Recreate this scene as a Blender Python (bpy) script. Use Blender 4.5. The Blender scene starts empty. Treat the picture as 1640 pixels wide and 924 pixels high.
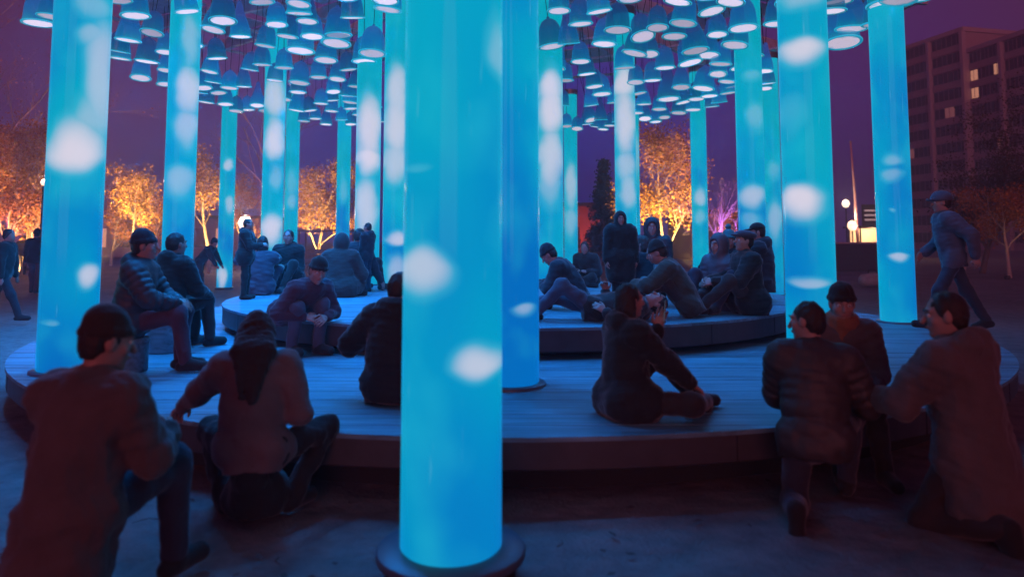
import bpy, math, random
import numpy as np
from mathutils import Vector, Matrix

R = math.radians
PI = math.pi
random.seed(7)
scene = bpy.context.scene
COL = scene.collection

# ------------------------------------------------------------------ camera
FPX, CX, CY, PITCH = 1150.0, 820.0, 294.0, R(4.5)
CAM_H = 1.55
cd = bpy.data.cameras.new('camera')
cam = bpy.data.objects.new('camera', cd)
COL.objects.link(cam)
cam.location = (0, 0, CAM_H)
cam.rotation_euler = (R(90) + PITCH, 0, 0)
cd.sensor_width = 36.0
cd.lens = FPX / 1640 * 36
cd.shift_y = -(462 - CY) / 1640
cd.clip_end = 2000
cd.dof.use_dof = True
cd.dof.focus_distance = 10.5
cd.dof.aperture_fstop = 1.2
scene.camera = cam

# ------------------------------------------------------------------ night sky
world = bpy.data.worlds.new('World')
scene.world = world
world.use_nodes = True
wn, wl = world.node_tree.nodes, world.node_tree.links
wn.clear()
w_out = wn.new('ShaderNodeOutputWorld')
w_bg = wn.new('ShaderNodeBackground')
w_tc = wn.new('ShaderNodeTexCoord')
w_sep = wn.new('ShaderNodeSeparateXYZ')
wl.new(w_tc.outputs['Generated'], w_sep.inputs[0])
# dusk: indigo ahead, turning through purple to maroon to the sides and behind
w_az = wn.new('ShaderNodeValToRGB')
cr = w_az.color_ramp
cr.elements[0].position = 0.0
cr.elements[0].color = (0.085, 0.018, 0.042, 1)
cr.elements[1].position = 1.0
cr.elements[1].color = (0.012, 0.036, 0.42, 1)
e = cr.elements.new(0.86)
e.color = (0.092, 0.022, 0.066, 1)
e = cr.elements.new(0.955)
e.color = (0.072, 0.022, 0.180, 1)
w_map = wn.new('ShaderNodeMapRange')
w_map.inputs['From Min'].default_value = -1
w_map.inputs['From Max'].default_value = 1
w_add = wn.new('ShaderNodeMath')
w_add.operation = 'MULTIPLY_ADD'
w_add.inputs[1].default_value = 0.0
wl.new(w_sep.outputs['Y'], w_map.inputs['Value'])
wl.new(w_map.outputs[0], w_az.inputs[0])
w_el = wn.new('ShaderNodeMapRange')
w_el.inputs['From Min'].default_value = 0.0
w_el.inputs['From Max'].default_value = 0.9
w_el.inputs['To Min'].default_value = 0.0
w_el.inputs['To Max'].default_value = 1.0
wl.new(w_sep.outputs['Z'], w_el.inputs['Value'])
w_mix = wn.new('ShaderNodeMixRGB')
w_mix.inputs[2].default_value = (0.055, 0.012, 0.050, 1)
wl.new(w_el.outputs[0], w_mix.inputs[0])
wl.new(w_az.outputs[0], w_mix.inputs[1])
wl.new(w_mix.outputs[0], w_bg.inputs['Color'])
w_bg.inputs['Strength'].default_value = 1.12
wl.new(w_bg.outputs[0], w_out.inputs['Surface'])

# red fill sun added low behind the camera to tint the foreground maroon
sd = bpy.data.lights.new('red_fill_sun', 'SUN')
sun = bpy.data.objects.new('red_fill_sun', sd)
COL.objects.link(sun)
sd.energy = 1.2
sd.color = (1.0, 0.23, 0.28)
sd.angle = R(40)
sun.rotation_euler = (R(87), 0, R(-6))

vs = scene.view_settings
vs.view_transform = 'Standard'
vs.look = 'None'
vs.exposure = 0.0
vs.gamma = 1.0
scene.render.engine = 'CYCLES'
scene.cycles.use_denoising = True
scene.cycles.max_bounces = 5
scene.cycles.sample_clamp_indirect = 4.0
scene.cycles.caustics_reflective = False
scene.cycles.caustics_refractive = False

# ------------------------------------------------------------------ helpers
_fwd = Vector((0, math.cos(PITCH), math.sin(PITCH)))
_up = Vector((0, -math.sin(PITCH), math.cos(PITCH)))


def at(px, py, z=None, Y=None):
    """ground-plan reading of the photograph: where a line of sight meets height z or depth Y"""
    d = Vector((1, 0, 0)) * ((px - CX) / FPX) + _up * ((CY - py) / FPX) + _fwd
    t = (z - CAM_H) / d.z if z is not None else Y / d.y
    return Vector((0, 0, CAM_H)) + d * t


def mesh_obj(name, verts, faces, mat, parent=None, smooth=False, loc=None):
    me = bpy.data.meshes.new(name)
    me.from_pydata([tuple(v) for v in verts], [], faces)
    me.update()
    if mat:
        me.materials.append(mat)
    if smooth:
        me.polygons.foreach_set('use_smooth', [True] * len(me.polygons))
    o = bpy.data.objects.new(name, me)
    COL.objects.link(o)
    if parent:
        o.parent = parent
    if loc is not None:
        o.location = loc
    return o


def link_obj(name, me, parent=None, loc=(0, 0, 0)):
    o = bpy.data.objects.new(name, me)
    COL.objects.link(o)
    o.parent = parent
    o.location = loc
    return o


def tag(o, label=None, cat=None, group=None, kind=None):
    if label:
        o['label'] = label
    if cat:
        o['category'] = cat
    if group:
        o['group'] = group
    if kind:
        o['kind'] = kind
    return o


def thing(name, label, cat, loc=(0, 0, 0), rz=0.0, group=None):
    o = bpy.data.objects.new(name, None)
    o.empty_display_size = 0.1
    COL.objects.link(o)
    o.location = loc
    o.rotation_euler = (0, 0, rz)
    return tag(o, label, cat, group)


class MB:
    """collects simple solids for one mesh"""
    def __init__(self):
        self.v, self.f = [], []

    def add(self, vs_, fs_):
        n = len(self.v)
        self.v += [tuple(x) for x in vs_]
        self.f += [tuple(i + n for i in f) for f in fs_]
        return self

    def box(self, x0, x1, y0, y1, z0, z1):
        v = [(x0, y0, z0), (x1, y0, z0), (x1, y1, z0), (x0, y1, z0), (x0, y0, z1), (x1, y0, z1), (x1, y1, z1), (x0, y1, z1)]
        return self.add(v, [(0, 3, 2, 1), (4, 5, 6, 7), (0, 1, 5, 4), (1, 2, 6, 5), (2, 3, 7, 6), (3, 0, 4, 7)])

    def tube(self, pts, rads, n=8, cap=True):
        pts = [Vector(p) for p in pts]
        rings = []
        for i, p in enumerate(pts):
            a = pts[max(i - 1, 0)]
            b = pts[min(i + 1, len(pts) - 1)]
            d = (b - a).normalized()
            u = d.orthogonal().normalized() if i == 0 else (u - d * u.dot(d)).normalized()
            w = d.cross(u)
            rings.append([p + (u * math.cos(2 * PI * k / n) + w * math.sin(2 * PI * k / n)) * rads[i] for k in range(n)])
        v = [q for r in rings for q in r]
        f = []
        for i in range(len(pts) - 1):
            for k in range(n):
                f.append((i * n + k, i * n + (k + 1) % n, (i + 1) * n + (k + 1) % n, (i + 1) * n + k))
        if cap:
            f.append(tuple(reversed(range(n))))
            f.append(tuple(range((len(pts) - 1) * n, len(pts) * n)))
        return self.add(v, f)

    def lathe(self, prof, n=32, c=(0, 0, 0)):
        v, f = [], []
        for (r, z) in prof:
            for k in range(n):
                a = 2 * PI * k / n
                v.append((c[0] + r * math.cos(a), c[1] + r * math.sin(a), c[2] + z))
        for i in range(len(prof) - 1):
            for k in range(n):
                f.append((i * n + k, i * n + (k + 1) % n, (i + 1) * n + (k + 1) % n, (i + 1) * n + k))
        return self.add(v, f)

    def bar(self, a, b, w, h):
        a, b = Vector(a), Vector(b)
        d = (b - a).normalized()
        s = d.cross(Vector((0, 0, 1))).normalized() * (w / 2)
        t = s.cross(d).normalized() * (h / 2)
        v = [a - s - t, a + s - t, a + s + t, a - s + t, b - s - t, b + s - t, b + s + t, b - s + t]
        return self.add(v, [(0, 1, 2, 3), (7, 6, 5, 4), (0, 4, 5, 1), (1, 5, 6, 2), (2, 6, 7, 3), (3, 7, 4, 0)])

    def build(self, name, mat, parent=None, smooth=False, loc=None):
        return mesh_obj(name, self.v, self.f, mat, parent, smooth, loc)

    def mesh(self, name, mat, smooth=False):
        me = bpy.data.meshes.new(name)
        me.from_pydata(self.v, [], self.f)
        me.materials.append(mat)
        if smooth:
            me.polygons.foreach_set('use_smooth', [True] * len(me.polygons))
        return me


# ------------------------------------------------------------------ materials
MATS = {}


def new_mat(name):
    m = bpy.data.materials.new(name)
    m.use_nodes = True
    nt = m.node_tree
    return m, nt, nt.nodes['Principled BSDF']


def fabric(name, col, rough=0.85, scale=60, bump=0.25, var=0.35, spec=0.3, sheen=0.0):
    if name in MATS:
        return MATS[name]
    m, nt, b = new_mat(name)
    N, L = nt.nodes, nt.links
    tc = N.new('ShaderNodeTexCoord')
    n1 = N.new('ShaderNodeTexNoise')
    n1.inputs['Scale'].default_value = 7
    n1.inputs['Detail'].default_value = 5
    n2 = N.new('ShaderNodeTexNoise')
    n2.inputs['Scale'].default_value = scale
    n2.inputs['Detail'].default_value = 3
    L.new(tc.outputs['Object'], n1.inputs['Vector'])
    L.new(tc.outputs['Object'], n2.inputs['Vector'])
    mx = N.new('ShaderNodeMixRGB')
    mx.inputs[1].default_value = (*[c * (1 - var) for c in col], 1)
    mx.inputs[2].default_value = (*[min(1, c * (1 + var)) for c in col], 1)
    L.new(n1.outputs['Fac'], mx.inputs[0])
    L.new(mx.outputs[0], b.inputs['Base Color'])
    bp = N.new('ShaderNodeBump')
    bp.inputs['Strength'].default_value = bump
    bp.inputs['Distance'].default_value = 0.01
    ad = N.new('ShaderNodeMath')
    ad.operation = 'ADD'
    L.new(n1.outputs['Fac'], ad.inputs[0])
    L.new(n2.outputs['Fac'], ad.inputs[1])
    L.new(ad.outputs[0], bp.inputs['Height'])
    L.new(bp.outputs[0], b.inputs['Normal'])
    b.inputs['Roughness'].default_value = rough
    b.inputs['Specular IOR Level'].default_value = spec
    if sheen:
        b.inputs['Sheen Weight'].default_value = sheen
        b.inputs['Sheen Roughness'].default_value = 0.4
    MATS[name] = m
    return m


def plain(name, col, rough=0.5, metal=0.0, emit=None, estr=0.0, spec=0.5):
    if name in MATS:
        return MATS[name]
    m, nt, b = new_mat(name)
    b.inputs['Base Color'].default_value = (*col, 1)
    b.inputs['Roughness'].default_value = rough
    b.inputs['Metallic'].default_value = metal
    b.inputs['Specular IOR Level'].default_value = spec
    if emit:
        b.inputs['Emission Color'].default_value = (*emit, 1)
        b.inputs['Emission Strength'].default_value = estr
    MATS[name] = m
    return m


def wood_mat(name, c0, c1, rough=0.55):
    m, nt, b = new_mat(name)
    N, L = nt.nodes, nt.links
    tc = N.new('ShaderNodeTexCoord')
    oi = N.new('ShaderNodeObjectInfo')
    va = N.new('ShaderNodeVectorMath')
    va.operation = 'MULTIPLY_ADD'
    va.inputs[1].default_value = (1, 1, 1)
    cmb = N.new('ShaderNodeCombineXYZ')
    mu = N.new('ShaderNodeMath')
    mu.operation = 'MULTIPLY'
    mu.inputs[1].default_value = 40
    L.new(oi.outputs['Random'], mu.inputs[0])
    L.new(mu.outputs[0], cmb.inputs['X'])
    L.new(mu.outputs[0], cmb.inputs['Z'])
    L.new(tc.outputs['Object'], va.inputs[0])
    L.new(cmb.outputs[0], va.inputs[2])
    mp = N.new('ShaderNodeMapping')
    mp.inputs['Scale'].default_value = (1.3, 26, 26)
    L.new(va.outputs[0], mp.inputs['Vector'])
    n1 = N.new('ShaderNodeTexNoise')
    n1.inputs['Scale'].default_value = 1.0
    n1.inputs['Detail'].default_value = 8
    n1.inputs['Distortion'].default_value = 0.6
    L.new(mp.outputs[0], n1.inputs['Vector'])
    n2 = N.new('ShaderNodeTexNoise')
    n2.inputs['Scale'].default_value = 1.6
    n2.inputs['Detail'].default_value = 6
    L.new(va.outputs[0], n2.inputs['Vector'])
    r1 = N.new('ShaderNodeValToRGB')
    r1.color_ramp.elements[0].position = 0.3
    r1.color_ramp.elements[0].color = (*c0, 1)
    r1.color_ramp.elements[1].position = 0.72
    r1.color_ramp.elements[1].color = (*c1, 1)
    L.new(n1.outputs['Fac'], r1.inputs[0])
    hs = N.new('ShaderNodeHueSaturation')
    mr = N.new('ShaderNodeMapRange')
    mr.inputs['To Min'].default_value = 0.86
    mr.inputs['To Max'].default_value = 1.12
    L.new(oi.outputs['Random'], mr.inputs['Value'])
    L.new(mr.outputs[0], hs.inputs['Value'])
    L.new(r1.outputs[0], hs.inputs['Color'])
    mm = N.new('ShaderNodeMixRGB')
    mm.blend_type = 'MULTIPLY'
    mm.inputs[0].default_value = 0.55
    r2 = N.new('ShaderNodeValToRGB')
    r2.color_ramp.elements[0].position = 0.36
    r2.color_ramp.elements[0].color = (0.45, 0.45, 0.45, 1)
    r2.color_ramp.elements[1].position = 0.6
    L.new(n2.outputs['Fac'], r2.inputs[0])
    L.new(hs.outputs[0], mm.inputs[1])
    L.new(r2.outputs[0], mm.inputs[2])
    L.new(mm.outputs[0], b.inputs['Base Color'])
    rr = N.new('ShaderNodeMapRange')
    rr.inputs['To Min'].default_value = rough - 0.15
    rr.inputs['To Max'].default_value = rough + 0.2
    L.new(n2.outputs['Fac'], rr.inputs['Value'])
    L.new(rr.outputs[0], b.inputs['Roughness'])
    bp = N.new('ShaderNodeBump')
    bp.inputs['Strength'].default_value = 0.35
    bp.inputs['Distance'].default_value = 0.004
    L.new(n1.outputs['Fac'], bp.inputs['Height'])
    L.new(bp.outputs[0], b.inputs['Normal'])
    return m


def ground_mat():
    m, nt, b = new_mat('trodden_ground')
    N, L = nt.nodes, nt.links
    tc = N.new('ShaderNodeTexCoord')
    ns = []
    for sc_, de in ((0.35, 4), (5.0, 8), (38.0, 5)):
        n = N.new('ShaderNodeTexNoise')
        n.inputs['Scale'].default_value = sc_
        n.inputs['Detail'].default_value = de
        n.inputs['Roughness'].default_value = 0.62
        L.new(tc.outputs['Object'], n.inputs['Vector'])
        ns.append(n)
    vo = N.new('ShaderNodeTexVoronoi')
    vo.inputs['Scale'].default_value = 3.4
    wv = N.new('ShaderNodeMixRGB')
    wv.inputs[0].default_value = 0.25
    L.new(tc.outputs['Object'], wv.inputs[1])
    L.new(ns[1].outputs['Color'], wv.inputs[2])
    L.new(wv.outputs[0], vo.inputs['Vector'])
    r = N.new('ShaderNodeValToRGB')
    r.color_ramp.elements[0].position = 0.35
    r.color_ramp.elements[0].color = (0.10, 0.085, 0.085, 1)
    r.color_ramp.elements[1].position = 0.68
    r.color_ramp.elements[1].color = (0.27, 0.235, 0.22, 1)
    a = N.new('ShaderNodeMath')
    a.operation = 'MULTIPLY_ADD'
    a.inputs[1].default_value = 0.55
    L.new(ns[1].outputs['Fac'], a.inputs[0])
    h2 = N.new('ShaderNodeMath')
    h2.operation = 'MULTIPLY'
    h2.inputs[1].default_value = 0.45
    L.new(ns[0].outputs['Fac'], h2.inputs[0])
    L.new(h2.outputs[0], a.inputs[2])
    L.new(a.outputs[0], r.inputs[0])
    L.new(r.outputs[0], b.inputs['Base Color'])
    s1 = N.new('ShaderNodeMath')
    s1.operation = 'MULTIPLY_ADD'
    s1.inputs[1].default_value = 0.35
    L.new(ns[2].outputs['Fac'], s1.inputs[0])
    L.new(ns[1].outputs['Fac'], s1.inputs[2])
    s2 = N.new('ShaderNodeMath')
    s2.operation = 'MULTIPLY_ADD'
    s2.inputs[1].default_value = 0.7
    L.new(vo.outputs['Distance'], s2.inputs[0])
    L.new(s1.outputs[0], s2.inputs[2])
    bp = N.new('ShaderNodeBump')
    bp.inputs['Strength'].default_value = 0.9
    bp.inputs['Distance'].default_value = 0.06
    L.new(s2.outputs[0], bp.inputs['Height'])
    L.new(bp.outputs[0], b.inputs['Normal'])
    b.inputs['Roughness'].default_value = 0.72
    b.inputs['Specular IOR Level'].default_value = 0.35
    return m


M_GROUND = ground_mat()
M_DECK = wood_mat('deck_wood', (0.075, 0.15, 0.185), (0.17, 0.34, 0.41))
M_RIM = fabric('dark_rim_paint', (0.055, 0.050, 0.052), rough=0.5, scale=25, bump=0.12)
M_PLINTH = plain('plinth_black', (0.012, 0.012, 0.013), 0.8)
M_STEEL = plain('galvanised_steel', (0.30, 0.30, 0.33), 0.42, 0.7)
M_FLANGE = fabric('flange_steel', (0.07, 0.10, 0.13), rough=0.35, scale=30, bump=0.08, var=0.2, spec=0.5)
M_BEAM = fabric('canopy_paint', (0.72, 0.60, 0.78), rough=0.5, scale=20, bump=0.08)
M_CORD = plain('black_cord', (0.02, 0.02, 0.025), 0.6)

# ------------------------------------------------------------------ ground
nx_ = 150
tt = np.linspace(-1, 1, nx_)
gx = np.sinh(tt * 6.2) / np.sinh(6.2) * 420
gy = np.sinh(tt * 6.2) / np.sinh(6.2) * 420 + 5
gy = np.where(gy < 0, np.maximum(gy, -1e9) * 60 / 415, gy)
GX, GY = np.meshgrid(gx, gy, indexing='ij')
rng = np.random.default_rng(3)
GZ = np.zeros_like(GX)
for k in range(26):
    wlen = rng.uniform(0.5, 3.2)
    an = rng.uniform(0, 2 * PI)
    GZ += 0.0022 * wlen * np.sin((GX * math.cos(an) + GY * math.sin(an)) * 2 * PI / wlen + rng.uniform(0, 6))
GZ *= np.exp(-((GX ** 2 + (GY - 5) ** 2) / 12.0 ** 2))
GZ = np.clip(GZ - 0.012, -0.04, 0.0)
gv = np.stack([GX, GY, GZ], -1).reshape(-1, 3)
gf = [(i * nx_ + j, (i + 1) * nx_ + j, (i + 1) * nx_ + j + 1, i * nx_ + j + 1) for i in range(nx_ - 1) for j in range(nx_ - 1)]
ground = mesh_obj('ground', gv, gf, M_GROUND, smooth=True)
tag(ground, kind='structure')

# ------------------------------------------------------------------ two-tier round deck
Z1, R1, C1 = 0.39, 5.75, 10.1
Z2, R2, C2 = 0.70, 4.15, 11.2


def round_deck(name, label, cy, rad, z0, z1, rim_h, board_w):
    t = thing(name, label, 'platform', (0, cy, z0))
    H = z1 - z0
    # plinth set back under the rim
    MB().lathe([(rad - 0.30, 0.0), (rad - 0.30, H - 0.05)], 96).build('plinth', M_PLINTH, t, True)
    zb = H - rim_h
    prof = [(rad - 0.28, zb), (rad - 0.012, zb), (rad, zb + 0.012), (rad, H - 0.030), (rad - 0.006, H - 0.026),
            (rad - 0.03, H - 0.026), (rad - 0.03, H - 0.05)]
    rim = MB().lathe(prof, 160).build('rim', M_RIM, t, True)
    for p in rim.data.polygons:
        p.use_smooth = False
    # joints of the bent rim panels
    for k in range(22):
        a = 2 * PI * (k + 0.35) / 22
        b_ = MB().box(-0.0035, 0.0035, -0.003, 0.003, zb + 0.01, H - 0.034).build('rim_joint', M_PLINTH, t)
        b_.location = (rad * math.cos(a), rad * math.sin(a), 0)
        b_.rotation_euler = (0, 0, a + PI / 2)
    ry = rad + 0.012
    y = -ry
    th = 0.028
    while y < ry - 0.02:
        ya, yb = y + 0.002, min(y + board_w - 0.002, ry - 0.001)
        ys = np.linspace(ya, yb, 5)
        right = [(math.sqrt(max(ry * ry - v * v, 1e-6)), v) for v in ys]
        left = [(-x, v) for x, v in reversed(right)]
        poly = right + left
        n = len(poly)
        dz = random.uniform(-0.0018, 0.0018)
        v = [(x, q - (ya + yb) / 2, H - th + dz) for x, q in poly] + [(x, q - (ya + yb) / 2, H + dz) for x, q in poly]
        f = [tuple(reversed(range(n))), tuple(range(n, 2 * n))] + [(i, (i + 1) % n, n + (i + 1) % n, n + i) for i in range(n)]
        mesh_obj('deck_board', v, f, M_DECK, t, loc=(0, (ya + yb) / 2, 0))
        y += board_w
    return t


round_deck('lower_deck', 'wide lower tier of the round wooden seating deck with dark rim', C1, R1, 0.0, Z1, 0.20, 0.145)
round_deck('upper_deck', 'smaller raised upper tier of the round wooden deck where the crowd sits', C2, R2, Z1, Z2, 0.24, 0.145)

# ------------------------------------------------------------------ light columns
COLR = 0.235
COLH = 6.75


def column_mat(idx, spots, seed, teal, label_=''):
    m = bpy.data.materials.new('light_tube_%02d' % idx)
    m.use_nodes = True
    nt = m.node_tree
    N, L = nt.nodes, nt.links
    b = N['Principled BSDF']
    b.inputs['Base Color'].default_value = (0.008, 0.02, 0.03, 1)
    b.inputs['Roughness'].default_value = 0.09
    b.inputs['Specular IOR Level'].default_value = 0.05
    tc = N.new('ShaderNodeTexCoord')
    sp = N.new('ShaderNodeSeparateXYZ')
    L.new(tc.outputs['Object'], sp.inputs[0])
    mr = N.new('ShaderNodeMapRange')
    mr.inputs['From Min'].default_value = 0
    mr.inputs['From Max'].default_value = 5.5
    L.new(sp.outputs['Z'], mr.inputs['Value'])
    # slow drifting bands of the colour-changing lamps inside the tube
    mp = N.new('ShaderNodeMapping')
    mp.inputs['Location'].default_value = (seed * 3.7, seed * 1.3, seed * 5.1)
    mp.inputs['Scale'].default_value = (1.1, 1.1, 0.75)
    L.new(tc.outputs['Object'], mp.inputs['Vector'])
    nz = N.new('ShaderNodeTexNoise')
    nz.inputs['Scale'].default_value = 1.0
    nz.inputs['Detail'].default_value = 1.5
    L.new(mp.outputs[0], nz.inputs['Vector'])
    ad = N.new('ShaderNodeMath')
    ad.operation = 'MULTIPLY_ADD'
    ad.inputs[1].default_value = 1.5
    L.new(nz.outputs['Fac'], ad.inputs[0])
    mr2 = N.new('ShaderNodeMath')
    mr2.operation = 'MULTIPLY_ADD'
    mr2.inputs[1].default_value = 0.72
    mr2.inputs[2].default_value = -0.60 + teal
    L.new(mr.outputs[0], mr2.inputs[0])
    L.new(mr2.outputs[0], ad.inputs[2])
    rp = N.new('ShaderNodeValToRGB')
    rp.color_ramp.elements[0].position = 0.0
    rp.color_ramp.elements[0].color = (0.000, 0.150, 0.52, 1)
    rp.color_ramp.elements[1].position = 1.0
    rp.color_ramp.elements[1].color = (0.000, 0.36, 0.48, 1)
    for p, c in ((0.22, (0.0, 0.225, 0.56, 1)), (0.45, (0.0, 0.315, 0.57, 1)), (0.68, (0.0, 0.375, 0.565, 1))):
        q = rp.color_ramp.elements.new(p)
        q.color = c
    L.new(ad.outputs[0], rp.inputs[0])
    last = None
    wob = N.new('ShaderNodeTexNoise')
    wob.inputs['Scale'].default_value = 3.2
    wob.inputs['Detail'].default_value = 0.6
    L.new(tc.outputs['Object'], wob.inputs['Vector'])
    wsub = N.new('ShaderNodeVectorMath')
    wsub.operation = 'MULTIPLY_ADD'
    wsub.inputs[1].default_value = (0.14, 0.0, 0.10)
    L.new(wob.outputs['Color'], wsub.inputs[0])
    L.new(tc.outputs['Object'], wsub.inputs[2])
    for (xs, zs, sx, sz, inten) in spots:  # white highlights on the tube, painted into its emission
        v1 = N.new('ShaderNodeVectorMath')
        v1.operation = 'SUBTRACT'
        v1.inputs[1].default_value = (xs + 0.07, 0, zs + 0.05)
        L.new(wsub.outputs[0], v1.inputs[0])
        v2 = N.new('ShaderNodeVectorMath')
        v2.operation = 'MULTIPLY'
        v2.inputs[1].default_value = (1 / sx, 0.0, 1 / sz)
        L.new(v1.outputs[0], v2.inputs[0])
        sx_ = N.new('ShaderNodeSeparateXYZ')
        L.new(v2.outputs[0], sx_.inputs[0])
        up_ = N.new('ShaderNodeMath')
        up_.operation = 'MULTIPLY'
        up_.inputs[1].default_value = 1.25 if (len(label_) + int(zs * 10)) % 3 else -1.25
        L.new(sx_.outputs['Z'], up_.inputs[0])
        dn_ = N.new('ShaderNodeMath')
        dn_.operation = 'MULTIPLY'
        dn_.inputs[1].default_value = -0.72 if (len(label_) + int(zs * 10)) % 3 else 0.72
        L.new(sx_.outputs['Z'], dn_.inputs[0])
        mz_ = N.new('ShaderNodeMath')
        mz_.operation = 'MAXIMUM'
        L.new(up_.outputs[0], mz_.inputs[0])
        L.new(dn_.outputs[0], mz_.inputs[1])
        pw_ = N.new('ShaderNodeMath')
        pw_.operation = 'POWER'
        pw_.inputs[1].default_value = 1.7
        L.new(mz_.outputs[0], pw_.inputs[0])
        v3 = N.new('ShaderNodeMath')
        v3.operation = 'MULTIPLY_ADD'
        L.new(sx_.outputs['X'], v3.inputs[0])
        L.new(sx_.outputs['X'], v3.inputs[1])
        L.new(pw_.outputs[0], v3.inputs[2])
        r_ = N.new('ShaderNodeMapRange')
        r_.interpolation_type = 'SMOOTHSTEP'
        r_.inputs['From Min'].default_value = 1.75
        r_.inputs['From Max'].default_value = 0.0
        r_.inputs['To Max'].default_value = inten
        L.new(v3.outputs[0], r_.inputs['Value'])
        if last is None:
            last = r_.outputs[0]
        else:
            mxn = N.new('ShaderNodeMath')
            mxn.operation = 'MAXIMUM'
            L.new(last, mxn.inputs[0])
            L.new(r_.outputs[0], mxn.inputs[1])
            last = mxn.outputs[0]
    # faint milky clouds and thin scuffs in the frosted plastic
    cl = N.new('ShaderNodeTexNoise')
    cl.inputs['Scale'].default_value = 2.3
    cl.inputs['Detail'].default_value = 2.5
    mpc = N.new('ShaderNodeMapping')
    mpc.inputs['Location'].default_value = (seed * 2.1, seed * 7.7, seed * 3.3)
    mpc.inputs['Scale'].default_value = (1.0, 1.0, 0.8)
    L.new(tc.outputs['Object'], mpc.inputs['Vector'])
    L.new(mpc.outputs[0], cl.inputs['Vector'])
    clr = N.new('ShaderNodeMapRange')
    clr.inputs['From Min'].default_value = 0.50
    clr.inputs['From Max'].default_value = 0.80
    clr.inputs['To Max'].default_value = 0.42
    L.new(cl.outputs['Fac'], clr.inputs['Value'])
    cmx = N.new('ShaderNodeMixRGB')
    cmx.inputs[2].default_value = (0.02, 0.50, 0.66, 1)
    L.new(clr.outputs[0], cmx.inputs[0])
    L.new(rp.outputs[0], cmx.inputs[1])
    sc_ = N.new('ShaderNodeTexNoise')
    sc_.inputs['Scale'].default_value = 1.0
    sc_.inputs['Detail'].default_value = 4
    mps = N.new('ShaderNodeMapping')
    mps.inputs['Scale'].default_value = (34, 34, 3.2)
    L.new(tc.outputs['Object'], mps.inputs['Vector'])
    L.new(mps.outputs[0], sc_.inputs['Vector'])
    scr = N.new('ShaderNodeMapRange')
    scr.inputs['From Min'].default_value = 0.66
    scr.inputs['From Max'].default_value = 0.78
    scr.inputs['To Max'].default_value = 0.16
    L.new(sc_.outputs['Fac'], scr.inputs['Value'])
    smx = N.new('ShaderNodeMixRGB')
    smx.inputs[2].default_value = (0.35, 0.62, 0.76, 1)
    L.new(scr.outputs[0], smx.inputs[0])
    L.new(cmx.outputs[0], smx.inputs[1])
    mx = N.new('ShaderNodeMixRGB')
    mx.inputs[0].default_value = 0
    L.new(smx.outputs[0], mx.inputs[1])
    if last is not None:
        L.new(last, mx.inputs[0])
        wr_ = N.new('ShaderNodeValToRGB')
        wr_.color_ramp.elements[0].position = 0.25
        wr_.color_ramp.elements[0].color = (0.10, 0.56, 0.74, 1)
        wr_.color_ramp.elements[1].position = 0.95
        wr_.color_ramp.elements[1].color = (0.80, 0.70, 0.80, 1)
        q = wr_.color_ramp.elements.new(0.6)
        q.color = (0.50, 0.60, 0.76, 1)
        L.new(last, wr_.inputs[0])
        L.new(wr_.outputs[0], mx.inputs[2])
    L.new(mx.outputs[0], b.inputs['Emission Color'])
    b.inputs['Emission Strength'].default_value = 1.0
    return m


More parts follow.
